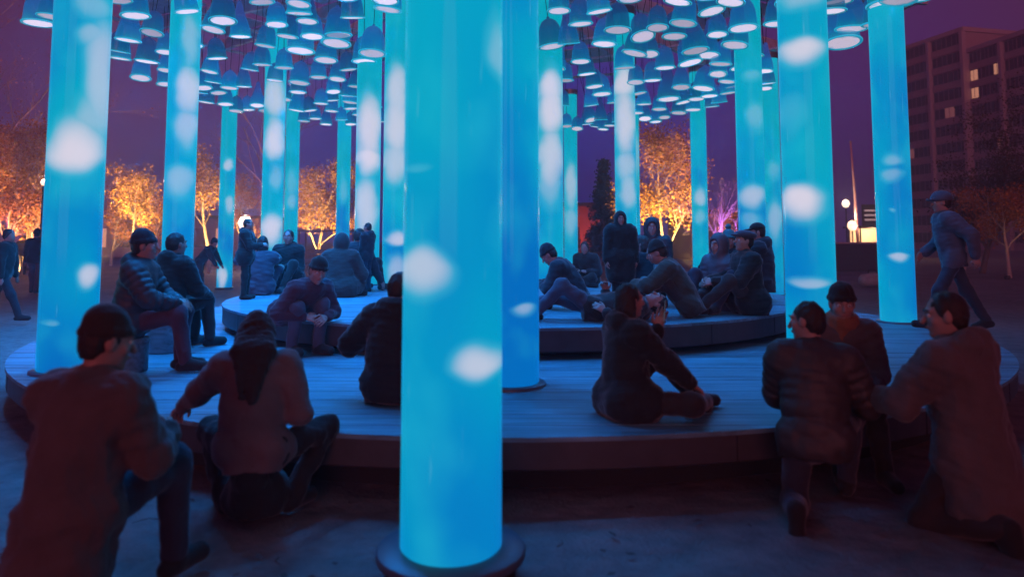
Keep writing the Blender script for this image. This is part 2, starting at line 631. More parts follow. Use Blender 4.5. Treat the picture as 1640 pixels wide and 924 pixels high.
# (photo column x at mid height, depth, base height, painted light spots (lateral -1..1, photo y, half width, half height px, intensity), teal, label)
COLS = [
    (726, 3.45, 'base', [(-.55, 425, .55, 32, .8), (.5, 580, .5, 24, .85), (.85, 95, .28, 48, .5), (-.6, 270, .22, 6, .3)], 0.10,
     'thick glowing blue column nearest the camera on a round steel foot'),
    (817, 5.9, 'z1', [(.45, 490, .4, 9, .6)], -0.18,
     'dim deep blue column half hidden right behind the nearest column'),
    (120, 6.5, 'z1', [(0, 250, .9, 40, 1), (.62, 110, .55, 100, .72), (.45, 195, .65, 36, .62), (.3, 60, .5, 20, .6), (.55, 437, .42, 17, .85), (-.6, 510, .2, 4, .4), (.3, 12, .6, 22, .5)], 0.0,
     'large glowing column with painted white highlight at the far left rim of the deck'),
    (288, 11.6, 'z1', [(.3, 60, .55, 48, .55), (.3, 140, .8, 36, .85), (.25, 200, .8, 30, .7), (0, 285, .9, 24, .6)], 0.0,
     'glowing column behind the man in the quilted jacket at left'),
    (364, 23.0, 'g', [(0, 268, .7, 9, .8), (.3, 325, .6, 14, .7), (-.3, 440, .6, 18, .85)], 0.06,
     'slim far column left of the standing person in black'),
    (437, 16.2, 'g', [(0, 165, .95, 36, .85), (0, 232, .95, 32, .95), (.2, 290, .6, 20, .5), (0, 362, 1.0, 24, .95)], 0.08,
     'column with white bands behind the seated woman in black'),
    (467, 25.0, 'g', [(0, 290, .8, 25, .4), (0, 325, .7, 14, .5)], 0.1,
     'thin far column touching the white banded column at left'),
    (550, 25.0, 'g', [(0, 310, .6, 20, .4)], -0.02,
     'thin plain blue far column above the hunched dark figure'),
    (589, 13.8, 'z2', [(0, 200, 1, 60, .95), (0, 252, .9, 24, 1), (-.1, 325, .9, 52, .85)], 0.15,
     'mostly white column behind the small standing figure'),
    (633, 14.0, 'z2', [(0, 145, .9, 50, .85), (0, 212, 1, 56, .9), (0, 265, 1, 40, .8), (.3, 385, 1, 10, .85), (.1, 428, .8, 26, .65)], 0.15,
     'white topped column touching the left edge of the nearest column'),
    (882, 13.5, 'z2', [(0, 140, .95, 30, .95), (0, 185, .95, 48, .95), (0, 245, .95, 50, .85), (0, 295, .9, 28, .55)], 0.1,
     'mostly white column just right of the nearest column'),
    (914, 25.0, 'g', [(0, 290, .9, 36, .7), (0, 350, .9, 24, .55)], 0.15,
     'thin far column left of the child in the hooded coat'),
    (1002, 16.0, 'g', [(0, 140, .95, 26, .95), (0, 205, .95, 60, .9), (0, 262, .9, 26, .7), (.2, 312, .8, 30, .7), (.5, 368, .35, 8, .8)], 0.1,
     'pale column directly behind the child in the hooded coat'),
    (1014, 26.0, 'g', [(.5, 240, .6, 40, .5)], 0.1,
     'thin far column peeping out behind the pale column left of the yellow tree'),
    (1120, 21.6, 'g', [(0, 320, .8, 14, .7), (0, 350, .7, 12, .5)], 0.08,
     'slim column between the yellow tree and the purple bare tree'),
    (1203, 12.7, 'z1', [(.2, 125, .7, 9, .4), (.4, 185, .65, 22, .45), (.1, 312, .9, 18, .75), (0, 350, .7, 14, .45)], 0.1,
     'column behind the man in the flat cap at right'),
    (1237, 20.0, 'g', [(.2, 270, .7, 14, .4), (.2, 345, .8, 30, .6)], 0.05,
     'far column squeezed between the two right hand columns'),
    (1293, 7.1, 'z1', [(-.1, 84, .85, 22, .95), (-.2, 318, .85, 27, 1), (0, 452, .8, 8, .65), (-.5, 180, .45, 30, .3), (0, 3, .9, 16, .6)], 0.05,
     'large glowing column above the three people at the right'),
    (1430, 10.3, 'z1', [(0, 262, .5, 9, .5), (0, 280, .55, 9, .5), (.1, 410, .55, 6, .75), (0, 337, .2, 3, .4)], 0.0,
     'rightmost glowing column in front of the apartment tower'),
]

tube_me = MB().lathe([(COLR, z) for z in np.linspace(0, COLH, 12)], 56).v
for i, (px, Y, base, spots, teal, label) in enumerate(COLS):
    zb = {'g': 0.0, 'z1': Z1, 'z2': Z2, 'base': 0.0}[base]
    p = at(px, 300, Y=Y)
    X = p.x
    rz = math.atan2(-X, Y)
    t = thing('light_column', label, 'light column', (X, Y, zb), rz, 'glowing tube columns of the pavilion')
    z_lo = 0.14 if base == 'base' else (0.05 if base == 'g' else 0.02)
    dist = math.hypot(X, Y)
    sl = []
    for (fx, py, sx, sz, it) in spots:
        zz = at(px, py, Y=Y).z - zb
        sl.append((fx * COLR, zz, sx * COLR * 1.10, sz / FPX * Y * 1.05, it * 0.9))
    prof = [(COLR - 0.012, z_lo)] + [(COLR, z) for z in np.linspace(z_lo + 0.012, COLH - zb, 10)]
    tb = MB().lathe(prof, 64).build('tube', column_mat(i, sl, i + 1, teal, label), t, True)
    if base == 'base':
        MB().lathe([(0.30, -0.05), (0.30, 0.10)], 64).build('drum', M_PLINTH, t, True)
        fl = MB().lathe([(0.0, 0.098), (0.335, 0.098), (0.345, 0.106), (0.345, 0.132), (0.337, 0.14), (COLR - 0.02, 0.14)], 72).build('foot_ring', M_FLANGE, t, True)
    else:
        h_ = 0.06 if base == 'g' else 0.022
        MB().lathe([(COLR + 0.055, -0.02), (COLR + 0.055, h_ - 0.006), (COLR + 0.049, h_), (COLR - 0.02, h_)], 48).build('foot_ring', M_FLANGE, t, True)
    MB().lathe([(COLR + 0.02, COLH - zb - 0.12), (COLR + 0.02, COLH - zb + 0.06)], 40).build('head_collar', M_STEEL, t, True)

# ------------------------------------------------------------------ canopy frame
CNX, CNY, CNR, CNZ = -0.4, 13.6, 9.6, 6.82
cf = thing('canopy_frame', 'round canopy of radial beams above the columns carrying the bell lamps', 'canopy', (CNX, CNY, CNZ))
NB = 28
for k in range(NB):
    a = 2 * PI * k / NB
    MB().bar((1.4 * math.cos(a), 1.4 * math.sin(a), 0.16), ((CNR + .4) * math.cos(a), (CNR + .4) * math.sin(a), 0.16), 0.10, 0.30).build('beam', M_BEAM, cf)
for rr in (1.4, 3.4, 5.4, 7.4, 9.6):
    MB().lathe([(rr - 0.05, -0.05), (rr + 0.05, -0.05), (rr + 0.05, 0.008), (rr - 0.05, 0.008), (rr - 0.05, -0.05)], 96).build('ring_beam', M_BEAM, cf)
# slatted soffit panels between the beams
for k in range(NB):
    a0, a1 = 2 * PI * k / NB, 2 * PI * (k + 1) / NB
    for (ra, rb) in ((1.6, 3.2), (3.6, 5.2), (5.6, 7.2), (7.6, 9.4)):
        if random.random() < 0.30:
            continue
        v = []
        for rr in (ra, rb):
            off = 0.09 / rr
            for aa in (a0 + off, a1 - off):
                for zz in (0.33, 0.35):
                    v.append((rr * math.cos(aa), rr * math.sin(aa), zz))
        MB().add(v, [(0, 2, 6, 4), (1, 5, 7, 3), (0, 1, 3, 2), (4, 6, 7, 5), (0, 4, 5, 1), (2, 3, 7, 6)]).build('soffit_panel', M_BEAM, cf)

# ------------------------------------------------------------------ hanging bell lamps
def shade_mat():
    m, nt, b = new_mat('bell_shade')
    N, L = nt.nodes, nt.links
    tc = N.new('ShaderNodeTexCoord')
    sp = N.new('ShaderNodeSeparateXYZ')
    L.new(tc.outputs['Object'], sp.inputs[0])
    mr = N.new('ShaderNodeMapRange')
    mr.inputs['From Min'].default_value = 0.0
    mr.inputs['From Max'].default_value = 1.3
    L.new(sp.outputs['Z'], mr.inputs['Value'])
    rp = N.new('ShaderNodeValToRGB')
    rp.color_ramp.elements[0].position = 0.0
    rp.color_ramp.elements[0].color = (0.015, 0.42, 0.60, 1)
    rp.color_ramp.elements[1].position = 0.85
    rp.color_ramp.elements[1].color = (0.030, 0.065, 0.30, 1)
    for p, c in ((0.07, (0.0, 0.27, 0.46, 1)), (0.20, (0.0, 0.18, 0.45, 1)), (0.5, (0.003, 0.12, 0.40, 1))):
        q = rp.color_ramp.elements.new(p)
        q.color = c
    # the frosted plastic is uneven, each lamp burns a little differently
    n = N.new('ShaderNodeTexNoise')
    n.inputs['Scale'].default_value = 2.2
    n.inputs['Detail'].default_value = 3
    oi = N.new('ShaderNodeObjectInfo')
    av = N.new('ShaderNodeVectorMath')
    av.operation = 'ADD'
    L.new(tc.outputs['Object'], av.inputs[0])
    L.new(oi.outputs['Location'], av.inputs[1])
    L.new(av.outputs[0], n.inputs['Vector'])
    ad = N.new('ShaderNodeMath')
    ad.operation = 'MULTIPLY_ADD'
    ad.inputs[1].default_value = 0.35
    L.new(n.outputs['Fac'], ad.inputs[0])
    su = N.new('ShaderNodeMath')
    su.operation = 'SUBTRACT'
    su.inputs[1].default_value = 0.17
    L.new(mr.outputs[0], su.inputs[0])
    L.new(su.outputs[0], ad.inputs[2])
    L.new(ad.outputs[0], rp.inputs[0])
    st = N.new('ShaderNodeMapRange')
    st.inputs['To Min'].default_value = 0.38
    st.inputs['To Max'].default_value = 0.85
    L.new(oi.outputs['Random'], st.inputs['Value'])
    L.new(rp.outputs[0], b.inputs['Emission Color'])
    L.new(st.outputs[0], b.inputs['Emission Strength'])
    b.inputs['Base Color'].default_value = (0.02, 0.06, 0.10, 1)
    b.inputs['Roughness'].default_value = 0.22
    b.inputs['Alpha'].default_value = 0.68
    m.cycles.emission_sampling = 'NONE'
    return m


def disc_mat():
    m, nt, b = new_mat('bell_diffuser')
    N, L = nt.nodes, nt.links
    tc = N.new('ShaderNodeTexCoord')
    n = N.new('ShaderNodeTexNoise')
    n.inputs['Scale'].default_value = 3.0
    n.inputs['Detail'].default_value = 2
    oi = N.new('ShaderNodeObjectInfo')
    v = N.new('ShaderNodeVectorMath')
    v.operation = 'ADD'
    L.new(tc.outputs['Object'], v.inputs[0])
    L.new(oi.outputs['Location'], v.inputs[1])
    L.new(v.outputs[0], n.inputs['Vector'])
    ln = N.new('ShaderNodeVectorMath')
    ln.operation = 'LENGTH'
    L.new(tc.outputs['Object'], ln.inputs[0])
    ad = N.new('ShaderNodeMath')
    ad.operation = 'MULTIPLY_ADD'
    ad.inputs[1].default_value = 0.5
    L.new(n.outputs['Fac'], ad.inputs[0])
    L.new(ln.outputs['Value'], ad.inputs[2])
    rp = N.new('ShaderNodeValToRGB')
    rp.color_ramp.elements[0].position = 0.60
    rp.color_ramp.elements[0].color = (0.76, 0.66, 0.82, 1)
    rp.color_ramp.elements[1].position = 0.76
    rp.color_ramp.elements[1].color = (0.10, 0.44, 0.62, 1)
    L.new(ad.outputs[0], rp.inputs[0])
    L.new(rp.outputs[0], b.inputs['Emission Color'])
    sr = N.new('ShaderNodeMapRange')
    sr.inputs['To Min'].default_value = 0.45
    sr.inputs['To Max'].default_value = 1.15
    L.new(oi.outputs['Random'], sr.inputs['Value'])
    L.new(sr.outputs[0], b.inputs['Emission Strength'])
    b.inputs['Base Color'].default_value = (0.2, 0.2, 0.25, 1)
    m.cycles.emission_sampling = 'NONE'
    return m


M_SHADE, M_DISC = shade_mat(), disc_mat()
# unit bells: rim diameter 1, rim at z = 0
bellA = MB().lathe([(0.43, 0.015), (0.47, 0.0), (0.50, 0.0), (0.49, 0.05), (0.455, 0.16), (0.435, 0.40), (0.41, 0.62), (0.36, 0.80), (0.28, 0.94), (0.17, 1.03), (0.06, 1.07), (0.05, 1.14), (0.0, 1.14)], 28).mesh('shade_dome', M_SHADE, True)
bellB = MB().lathe([(0.43, 0.015), (0.47, 0.0), (0.50, 0.0), (0.49, 0.05), (0.47, 0.22), (0.43, 0.48), (0.34, 0.80), (0.24, 1.10), (0.17, 1.38), (0.12, 1.62), (0.07, 1.72), (0.0, 1.74)], 28).mesh('shade_flask', M_SHADE, True)
disc_me = MB().lathe([(0.0, 0.0), (0.10, 0.0), (0.20, 0.0), (0.30, 0.0), (0.435, 0.0)], 28).mesh('diffuser', M_DISC, True)
ring_me = MB().lathe([(0.50, 0.0), (0.515, 0.012), (0.515, 0.04), (0.49, 0.05)], 28).mesh('rim_ring', plain('bell_rim', (0.1, 0.3, 0.4), 0.2, emit=(0.01, 0.34, 0.50), estr=1.0), True)
MATS['bell_rim'].cycles.emission_sampling = 'NONE'
cord_me = MB().tube([(0, 0, 0), (0, 0, 1)], [0.006, 0.006], 6).mesh('cord', M_CORD)
bulb_d = bpy.data.lights.new('bell_bulb', 'SPOT')
bulb_d.energy = 340
bulb_d.color = (0.0, 0.28, 1.0)
bulb_d.spot_size = R(125)
bulb_d.spot_blend = 0.7
bulb_d.shadow_soft_size = 0.12
bulb_r = bulb_d.copy()
bulb_r.energy = 85

# rim position in the photograph, rim width in photo pixels
BELLS = [
    (62, 39, 50), (80, 28, 40), (192, 3, 34), (217, 27, 46), (243, 54, 36), (205, 66, 40), (190, 84, 34), (192, 95, 34), (235, 100, 38), (225, 126, 32),
    (265, 85, 30), (266, 114, 28), (265, 136, 28), (341, 49, 38), (357, 35, 44), (348, 95, 32), (335, 116, 28), (341, 133, 26), (326, 142, 28), (367, 142, 28),
    (400, 113, 28), (330, 165, 26), (361, 168, 26), (378, 179, 24), (397, 177, 22), (412, 170, 24), (443, 41, 34), (478, 8, 40), (479, 23, 42), (492, 36, 32),
    (481, 83, 46), (542, 58, 44), (538, 71, 48), (522, 98, 38), (596, 87, 44), (583, 100, 40), (617, 3, 44), (621, 17, 46), (479, 134, 34), (477, 149, 28),
    (558, 113, 28), (534, 148, 24), (532, 162, 24), (514, 167, 24), (558, 155, 28), (560, 165, 26), (562, 175, 24), (595, 171, 34), (475, 178, 28), (531, 179, 22),
    (505, 191, 20), (547, 193, 20), (486, 195, 20), (522, 200, 20), (562, 200, 20), (445, 186, 20), (425, 178, 22), (610, 196, 20), (590, 203, 19),
    (895, 19, 38), (884, 76, 44), (911, 71, 36), (989, 50, 44), (968, 72, 42), (1016, 87, 42), (1041, 88, 28), (1053, 46, 36), (1085, 5, 46), (1094, 39, 44),
    (1114, 83, 44), (1106, 102, 40), (1154, 104, 36), (1191, 47, 48), (1177, 74, 44), (1149, 57, 34), (952, 140, 30), (964, 152, 32), (947, 170, 24), (1018, 133, 28),
    (1023, 151, 26), (1071, 160, 38), (1091, 141, 30), (1126, 143, 36), (1115, 160, 28), (1136, 155, 28), (1164, 132, 28), (1167, 150, 28), (1152, 165, 26), (1140, 172, 24),
    (1031, 168, 24), (1056, 176, 24), (1033, 191, 22), (1064, 189, 20), (1050, 196, 20), (1087, 182, 26), (1110, 177, 26), (947, 193, 22), (962, 193, 22),
    (908, 203, 20), (924, 207, 20), (954, 204, 18), (966, 208, 18), (977, 202, 20), (905, 130, 28), (900, 170, 24), 
    (1225, 115, 28), (1229, 135, 28), (1225, 143, 26), (1210, 120, 28), (1195, 150, 24), (1342, 5, 46), (1428, 8, 76), (1440, 0, 60), (1363, 48, 50), (1409, 40, 56), (1350, 70, 58),
    (1474, -4, 50), (1272, 6, 60), (1330, 20, 50), (1300, -6, 50), (130, 10, 44), (110, 60, 38), (150, 100, 34), (300, 20, 40), (300, 110, 30), (285, 150, 26),
    (455, 110, 30), (500, 60, 38), (510, 125, 28), (570, 140, 26), (440, 130, 28), (455, 160, 24), (497, 178, 22), (575, 185, 22), (540, 128, 28), (460, 60, 36), (565, 30, 40), (390, 140, 24), (350, 150, 26), (420, 105, 30), (310, 75, 32), (320, 150, 24),
    (930, 100, 32), (940, 120, 30), (985, 165, 26), (1000, 180, 24), (1045, 130, 30), (1065, 110, 34), (1080, 60, 40), (1135, 90, 36), (1030, 60, 40), (930, 40, 40), (960, 20, 42), (1150, 120, 30), (1095, 165, 26), (1020, 182, 22), (990, 195, 20), (940, 200, 20), (1140, 20, 44), (1185, 110, 32), (1175, 140, 28), (890, 110, 32),
    (420, 5, 40), (555, -5, 44), (940, -8, 44), (1010, 0, 42), (1130, -4, 46), (1245, 40, 44), (1170, 5, 46), (385, 60, 34), (425, 75, 34), (640, 120, 30), (1000, 110, 34), (1205, 90, 36),
]
BIG = {
    (62, 39): 'outermost bell lamp beyond the left edge of the far left column',
    (1428, 8): 'largest bell lamp hanging over the rightmost column',
    (1350, 70): 'lowest bell lamp in the gap between the two right columns',
    (1409, 40): 'bell lamp just left of the rightmost column below the largest bell',
    (1363, 48): 'bell lamp hanging between the two right columns above the lowest one',
    (225, 126): 'lowest bell lamp in the gap right of the far left column',
    (595, 171): 'low bell lamp in front of the two white columns at left of centre',
    (884, 76): 'wide bell lamp over the white column right of the nearest column',
    (538, 71): 'domed bell lamp with two bright rims left of the nearest column, lower one',
    (1071, 160): 'tall flask shaped bell lamp above the yellow tree',
}
GAPS = [(-99, 88, 'left of the far left column'), (88, 176, 'behind the far left column'), (176, 264, 'right of the far left column'),
        (264, 318, 'around the second left column'), (318, 384, 'right of the second left column'),
        (384, 462, 'around the white banded column'), (462, 512, 'right of the white banded column'), (512, 567, 'over the thin plain far column'),
        (567, 735, 'around the two white columns'), (735, 932, 'right of the nearest column'),
        (932, 982, 'left of the pale column'), (982, 1030, 'around the pale column'),
        (1030, 1080, 'over the yellow tree'), (1080, 1130, 'over the slim right column'), (1130, 1175, 'over the purple tree'),
        (1175, 1238, 'above the flat capped man'), (1238, 1336, 'around the large right column'), (1336, 1600, 'near the rightmost column')]
ORD = ['Highest'] + [w + ' highest' for w in 'Second Third Fourth Fifth Sixth Seventh Eighth Ninth Tenth Eleventh Twelfth Thirteenth Fourteenth Fifteenth Sixteenth Seventeenth Eighteenth Nineteenth Twentieth'.split()]
BLABEL = {}
for (g0, g1, words) in GAPS:
    mem = sorted([b for b in BELLS if g0 <= b[0] < g1 and (b[0], b[1]) not in BIG], key=lambda b: b[1])
    for k, b in enumerate(mem):
        size = 'large' if b[2] >= 40 else ('mid-sized' if b[2] >= 27 else 'small')
        BLABEL[b] = ('%s blue bell lamp %s, %s' % (ORD[k].lower(), words, size))
# the canopy goes on over the front of the deck, above the picture
OVERHEAD = []
for (bx, by) in ((-4.8, 6.8), (-2.6, 6.4), (-.8, 6.6), (1.4, 7.2), (-3.9, 7.6), (-5.6, 8.3), (-3.4, 8.4), (-1.6, 8.0), (.4, 8.3), (2.2, 8.6), (4.6, 8.8),
                 (-4.4, 9.8), (-2.2, 9.7), (0.2, 9.9), (3.3, 9.6)):
    OVERHEAD.append((bx, by))
ALL = [('px', b) for b in BELLS] + [('xy', b) for b in OVERHEAD]
for i, (mode, b) in enumerate(ALL):
    if mode == 'px':
        px, py, w = b
        zb = 4.95 + random.uniform(-0.12, 0.12)
        q = at(px, py, z=zb)
        if q.y > 23.5:
            q = at(px, py, Y=23.0 + random.uniform(-.6, .6))
        d = max(0.34, min(0.72, w * q.y / FPX))
        label = BIG.get((px, py)) or BLABEL[b]
        grp = 'bell lamps under the canopy'
    else:
        px = py = None
        q = Vector((b[0], b[1], 5.2 + random.uniform(-.1, .2)))
        d = random.uniform(.42, .6)
        label = 'bell lamp over the front of the deck, above the picture'
        grp = 'bell lamps overhead'
    t = thing('bell_lamp', label, 'bell lamp', q, random.uniform(0, 6), grp)
    t.rotation_euler = (random.gauss(0, R(5)), random.gauss(0, R(5)), random.uniform(0, 6))
    flask = (px, py) == (1071, 160) or (i % 4 == 1 and (px, py) not in BIG)
    s = link_obj('shade', bellB if flask else bellA, t)
    s.scale = (d, d, d)
    s2 = link_obj('diffuser', disc_me, t, (0, 0, 0.018 * d))
    s2.scale = (d, d, d)
    s3 = link_obj('rim_ring', ring_me, t)
    s3.scale = (d, d, d)
    top = d * (1.72 if flask else 1.12)
    c = link_obj('cord', cord_me, t, (0, 0, top))
    c.scale = (1, 1, CNZ + 0.1 - q.z - top)
    if mode == 'xy' or (q.y < 17 and i % 3 == 0):
        l = bpy.data.objects.new('bulb', bulb_d if q.x < 0.3 else bulb_r)
        COL.objects.link(l)
        l.parent = t
        l.location = (0, 0, -0.02)

# ------------------------------------------------------------------ signed-distance modelling of figures
def V3(*a):
    return np.array(a, dtype=np.float64)


def unit(v):
    return v / (np.linalg.norm(v) + 1e-9)


class Field:
    def __init__(self, voxel, k=0.03):
        self.h, self.k, self.ops = voxel, k, []

    def cap(self, a, b, ra, rb=None, f=None, wr=1.0, quilt=0, qa=0.0, k=None, sub=False):
        rb = ra if rb is None else rb
        self.ops.append(('cap', np.array(a, float), np.array(b, float), ra, rb, f, wr, quilt, qa, self.k if k is None else k, sub))
        return self

    def ell(self, c, rad, ax=None, k=None, sub=False):
        ax = np.eye(3) if ax is None else np.array(ax)
        self.ops.append(('ell', np.array(c, float), np.array(rad, float), ax, self.k if k is None else k, sub))
        return self

    def cut(self, p, n):
        self.ops.append(('cut', np.array(p, float), unit(np.array(n, float))))
        return self

    def noise(self, amp, freq, seed, stretch=(1, 1, 1)):
        self.ops.append(('noise', amp, freq, seed, stretch))
        return self

    def mesh(self):
        h = self.h
        lo, hi = np.full(3, 1e9), np.full(3, -1e9)
        for o in self.ops:
            if o[0] == 'cap' and not o[10]:
                r = max(o[3], o[4]) + 0.03
                lo = np.minimum(lo, np.minimum(o[1], o[2]) - r)
                hi = np.maximum(hi, np.maximum(o[1], o[2]) + r)
            elif o[0] == 'ell' and not o[5]:
                r = max(o[2]) + 0.03
                lo = np.minimum(lo, o[1] - r)
                hi = np.maximum(hi, o[1] + r)
        lo -= 2 * h
        n = np.ceil((hi - lo) / h).astype(int) + 3
        D = np.full(n, 0.5, dtype=np.float32)
        ax = [(lo[i] + h * np.arange(n[i])).astype(np.float32) for i in range(3)]
        for o in self.ops:
            if o[0] in ('cap', 'ell'):
                if o[0] == 'cap':
                    _, a, b, ra, rb, f, wr, quilt, qa, k, sub = o
                    r = max(ra, rb) + k + 3 * h + abs(qa)
                    blo, bhi = np.minimum(a, b) - r, np.maximum(a, b) + r
                else:
                    _, c, rad, fr, k, sub = o
                    r = max(rad) + k + 3 * h
                    blo, bhi = c - r, c + r
                i0 = np.clip(np.floor((blo - lo) / h).astype(int), 0, n)
                i1 = np.clip(np.ceil((bhi - lo) / h).astype(int) + 1, 0, n)
                if np.any(i1 <= i0):
                    continue
                x = ax[0][i0[0]:i1[0]][:, None, None]
                y = ax[1][i0[1]:i1[1]][None, :, None]
                z = ax[2][i0[2]:i1[2]][None, None, :]
                if o[0] == 'cap':
                    px, py, pz = x - a[0], y - a[1], z - a[2]
                    ba = b - a
                    if f is not None and wr != 1.0:
                        dd = (px * f[0] + py * f[1] + pz * f[2]) * (wr - 1)
                        px, py, pz = px + dd * f[0], py + dd * f[1], pz + dd * f[2]
                        ba = ba + f * np.dot(ba, f) * (wr - 1)
                    L2 = float(np.dot(ba, ba)) + 1e-9
                    t = np.clip((px * ba[0] + py * ba[1] + pz * ba[2]) / L2, 0, 1)
                    d = np.sqrt((px - t * ba[0]) ** 2 + (py - t * ba[1]) ** 2 + (pz - t * ba[2]) ** 2)
                    d = d - (ra + (rb - ra) * t)
                    if quilt:
                        d = d - qa * (np.abs(np.sin(t * PI * quilt)) ** 0.6 - 0.6)
                else:
                    qx, qy, qz = x - c[0], y - c[1], z - c[2]
                    q = [(qx * fr[i][0] + qy * fr[i][1] + qz * fr[i][2]) / rad[i] for i in range(3)]
                    k0 = np.sqrt(q[0] ** 2 + q[1] ** 2 + q[2] ** 2)
                    k1 = np.sqrt((q[0] / rad[0]) ** 2 + (q[1] / rad[1]) ** 2 + (q[2] / rad[2]) ** 2) + 1e-6
                    d = k0 * (k0 - 1) / k1
                S = D[i0[0]:i1[0], i0[1]:i1[1], i0[2]:i1[2]]
                if sub:
                    d = -d
                    hh = np.clip(0.5 - 0.5 * (S - d) / k, 0, 1) if k > 0 else (d > S)
                    D[i0[0]:i1[0], i0[1]:i1[1], i0[2]:i1[2]] = S * (1 - hh) + d * hh + k * hh * (1 - hh)
                else:
                    hh = np.clip(0.5 + 0.5 * (d - S) / max(k, 1e-5), 0, 1)
                    D[i0[0]:i1[0], i0[1]:i1[1], i0[2]:i1[2]] = d * (1 - hh) + S * hh - k * hh * (1 - hh)
            elif o[0] == 'cut':
                _, p, nn = o
                d = (ax[0] - p[0])[:, None, None] * nn[0] + (ax[1] - p[1])[None, :, None] * nn[1] + (ax[2] - p[2])[None, None, :] * nn[2]
                D = np.maximum(D, d.astype(np.float32))
            elif o[0] == 'noise':
                _, amp, freq, seed, st = o
                rg = np.random.default_rng(seed)
                acc = np.zeros_like(D)
                wx = np.sin(ax[2] * freq * 0.8 + seed)[None, None, :] * 0.7
                for q in range(4):
                    dr = unit(rg.normal(size=3)) * np.array(st) * freq * rg.uniform(0.7, 1.7)
                    acc += np.sin((ax[0] * dr[0])[:, None, None] + (ax[1] * dr[1])[None, :, None] + (ax[2] * dr[2])[None, None, :] + wx + rg.uniform(0, 6)) ** 3
                D = D + amp * acc * 0.5
        return nets(D, lo, h)


CORN = [(0, 0, 0), (1, 0, 0), (0, 1, 0), (1, 1, 0), (0, 0, 1), (1, 0, 1), (0, 1, 1), (1, 1, 1)]
EDG = [(a, b) for a in range(8) for b in range(a + 1, 8) if sum(abs(CORN[a][i] - CORN[b][i]) for i in range(3)) == 1]


def nets(D, lo, h):
    s = D < 0
    nx, ny, nz = D.shape
    cnt = np.zeros((nx - 1, ny - 1, nz - 1), np.int8)
    for c in CORN:
        cnt += s[c[0]:nx - 1 + c[0], c[1]:ny - 1 + c[1], c[2]:nz - 1 + c[2]]
    act = (cnt > 0) & (cnt < 8)
    I, J, K = np.nonzero(act)
    idx = np.full(act.shape, -1, np.int32)
    idx[I, J, K] = np.arange(len(I))
    vals = [D[I + c[0], J + c[1], K + c[2]] for c in CORN]
    acc = np.zeros((len(I), 3))
    num = np.zeros(len(I))
    for a, b in EDG:
        m = (vals[a] < 0) != (vals[b] < 0)
        t = np.where(m, vals[a] / np.where(m, vals[a] - vals[b], 1), 0)
        for i in range(3):
            acc[:, i] += m * (CORN[a][i] + t * (CORN[b][i] - CORN[a][i]))
        num += m
    P = (acc / num[:, None] + np.stack([I, J, K], 1)) * h + lo
    Q = []
    for ax_ in range(3):
        sl0 = [slice(None)] * 3
        sl1 = [slice(None)] * 3
        sl0[ax_] = slice(0, -1)
        sl1[ax_] = slice(1, None)
        a0, a1 = s[tuple(sl0)], s[tuple(sl1)]
        ch = a0 != a1
        i, j, k = np.nonzero(ch)
        ijk = np.stack([i, j, k], 1)
        u, v = [(1, 2), (2, 0), (0, 1)][ax_]
        ok = (ijk[:, u] > 0) & (ijk[:, v] > 0) & (ijk[:, u] < act.shape[u]) & (ijk[:, v] < act.shape[v])
        ijk = ijk[ok]
        inside = a0[ijk[:, 0], ijk[:, 1], ijk[:, 2]]
        eu, ev = np.zeros(3, int), np.zeros(3, int)
        eu[u] = 1
        ev[v] = 1
        g = lambda q: idx[q[:, 0], q[:, 1], q[:, 2]]
        quad = np.stack([g(ijk - eu - ev), g(ijk - ev), g(ijk), g(ijk - eu)], 1)
        quad[~inside] = quad[~inside][:, ::-1]
        Q.append(quad)
    return P, np.concatenate(Q)


def field_obj(name, fld, mat, parent):
    P, Q = fld.mesh()
    me = bpy.data.meshes.new(name)
    me.vertices.add(len(P))
    me.vertices.foreach_set('co', P.astype(np.float32).ravel())
    me.loops.add(len(Q) * 4)
    me.loops.foreach_set('vertex_index', Q.astype(np.int32).ravel())
    me.polygons.add(len(Q))
    me.polygons.foreach_set('loop_start', np.arange(0, len(Q) * 4, 4, dtype=np.int32))
    me.polygons.foreach_set('use_smooth', np.ones(len(Q), dtype=bool))
    me.update(calc_edges=True)
    me.validate()
    me.materials.append(mat)
    o = bpy.data.objects.new(name, me)
    COL.objects.link(o)
    o.parent = parent
    return o


def rot_about(v, axis, ang):
    axis = unit(axis)
    return v * math.cos(ang) + np.cross(axis, v) * math.sin(ang) + axis * np.dot(axis, v) * (1 - math.cos(ang))


def ik(a, t, l1, l2, pole):
    d = t - a
    L = np.linalg.norm(d)
    L = min(L, (l1 + l2) * 0.998)
    L = max(L, abs(l1 - l2) + 0.02)
    u = unit(d)
    t = a + u * L
    c = (l1 * l1 + L * L - l2 * l2) / (2 * l1 * L)
    c = max(-1, min(1, c))
    p = pole - u * np.dot(pole, u)
    p = unit(p)
    return a + u * (l1 * c) + p * (l1 * math.sqrt(max(0, 1 - c * c))), t


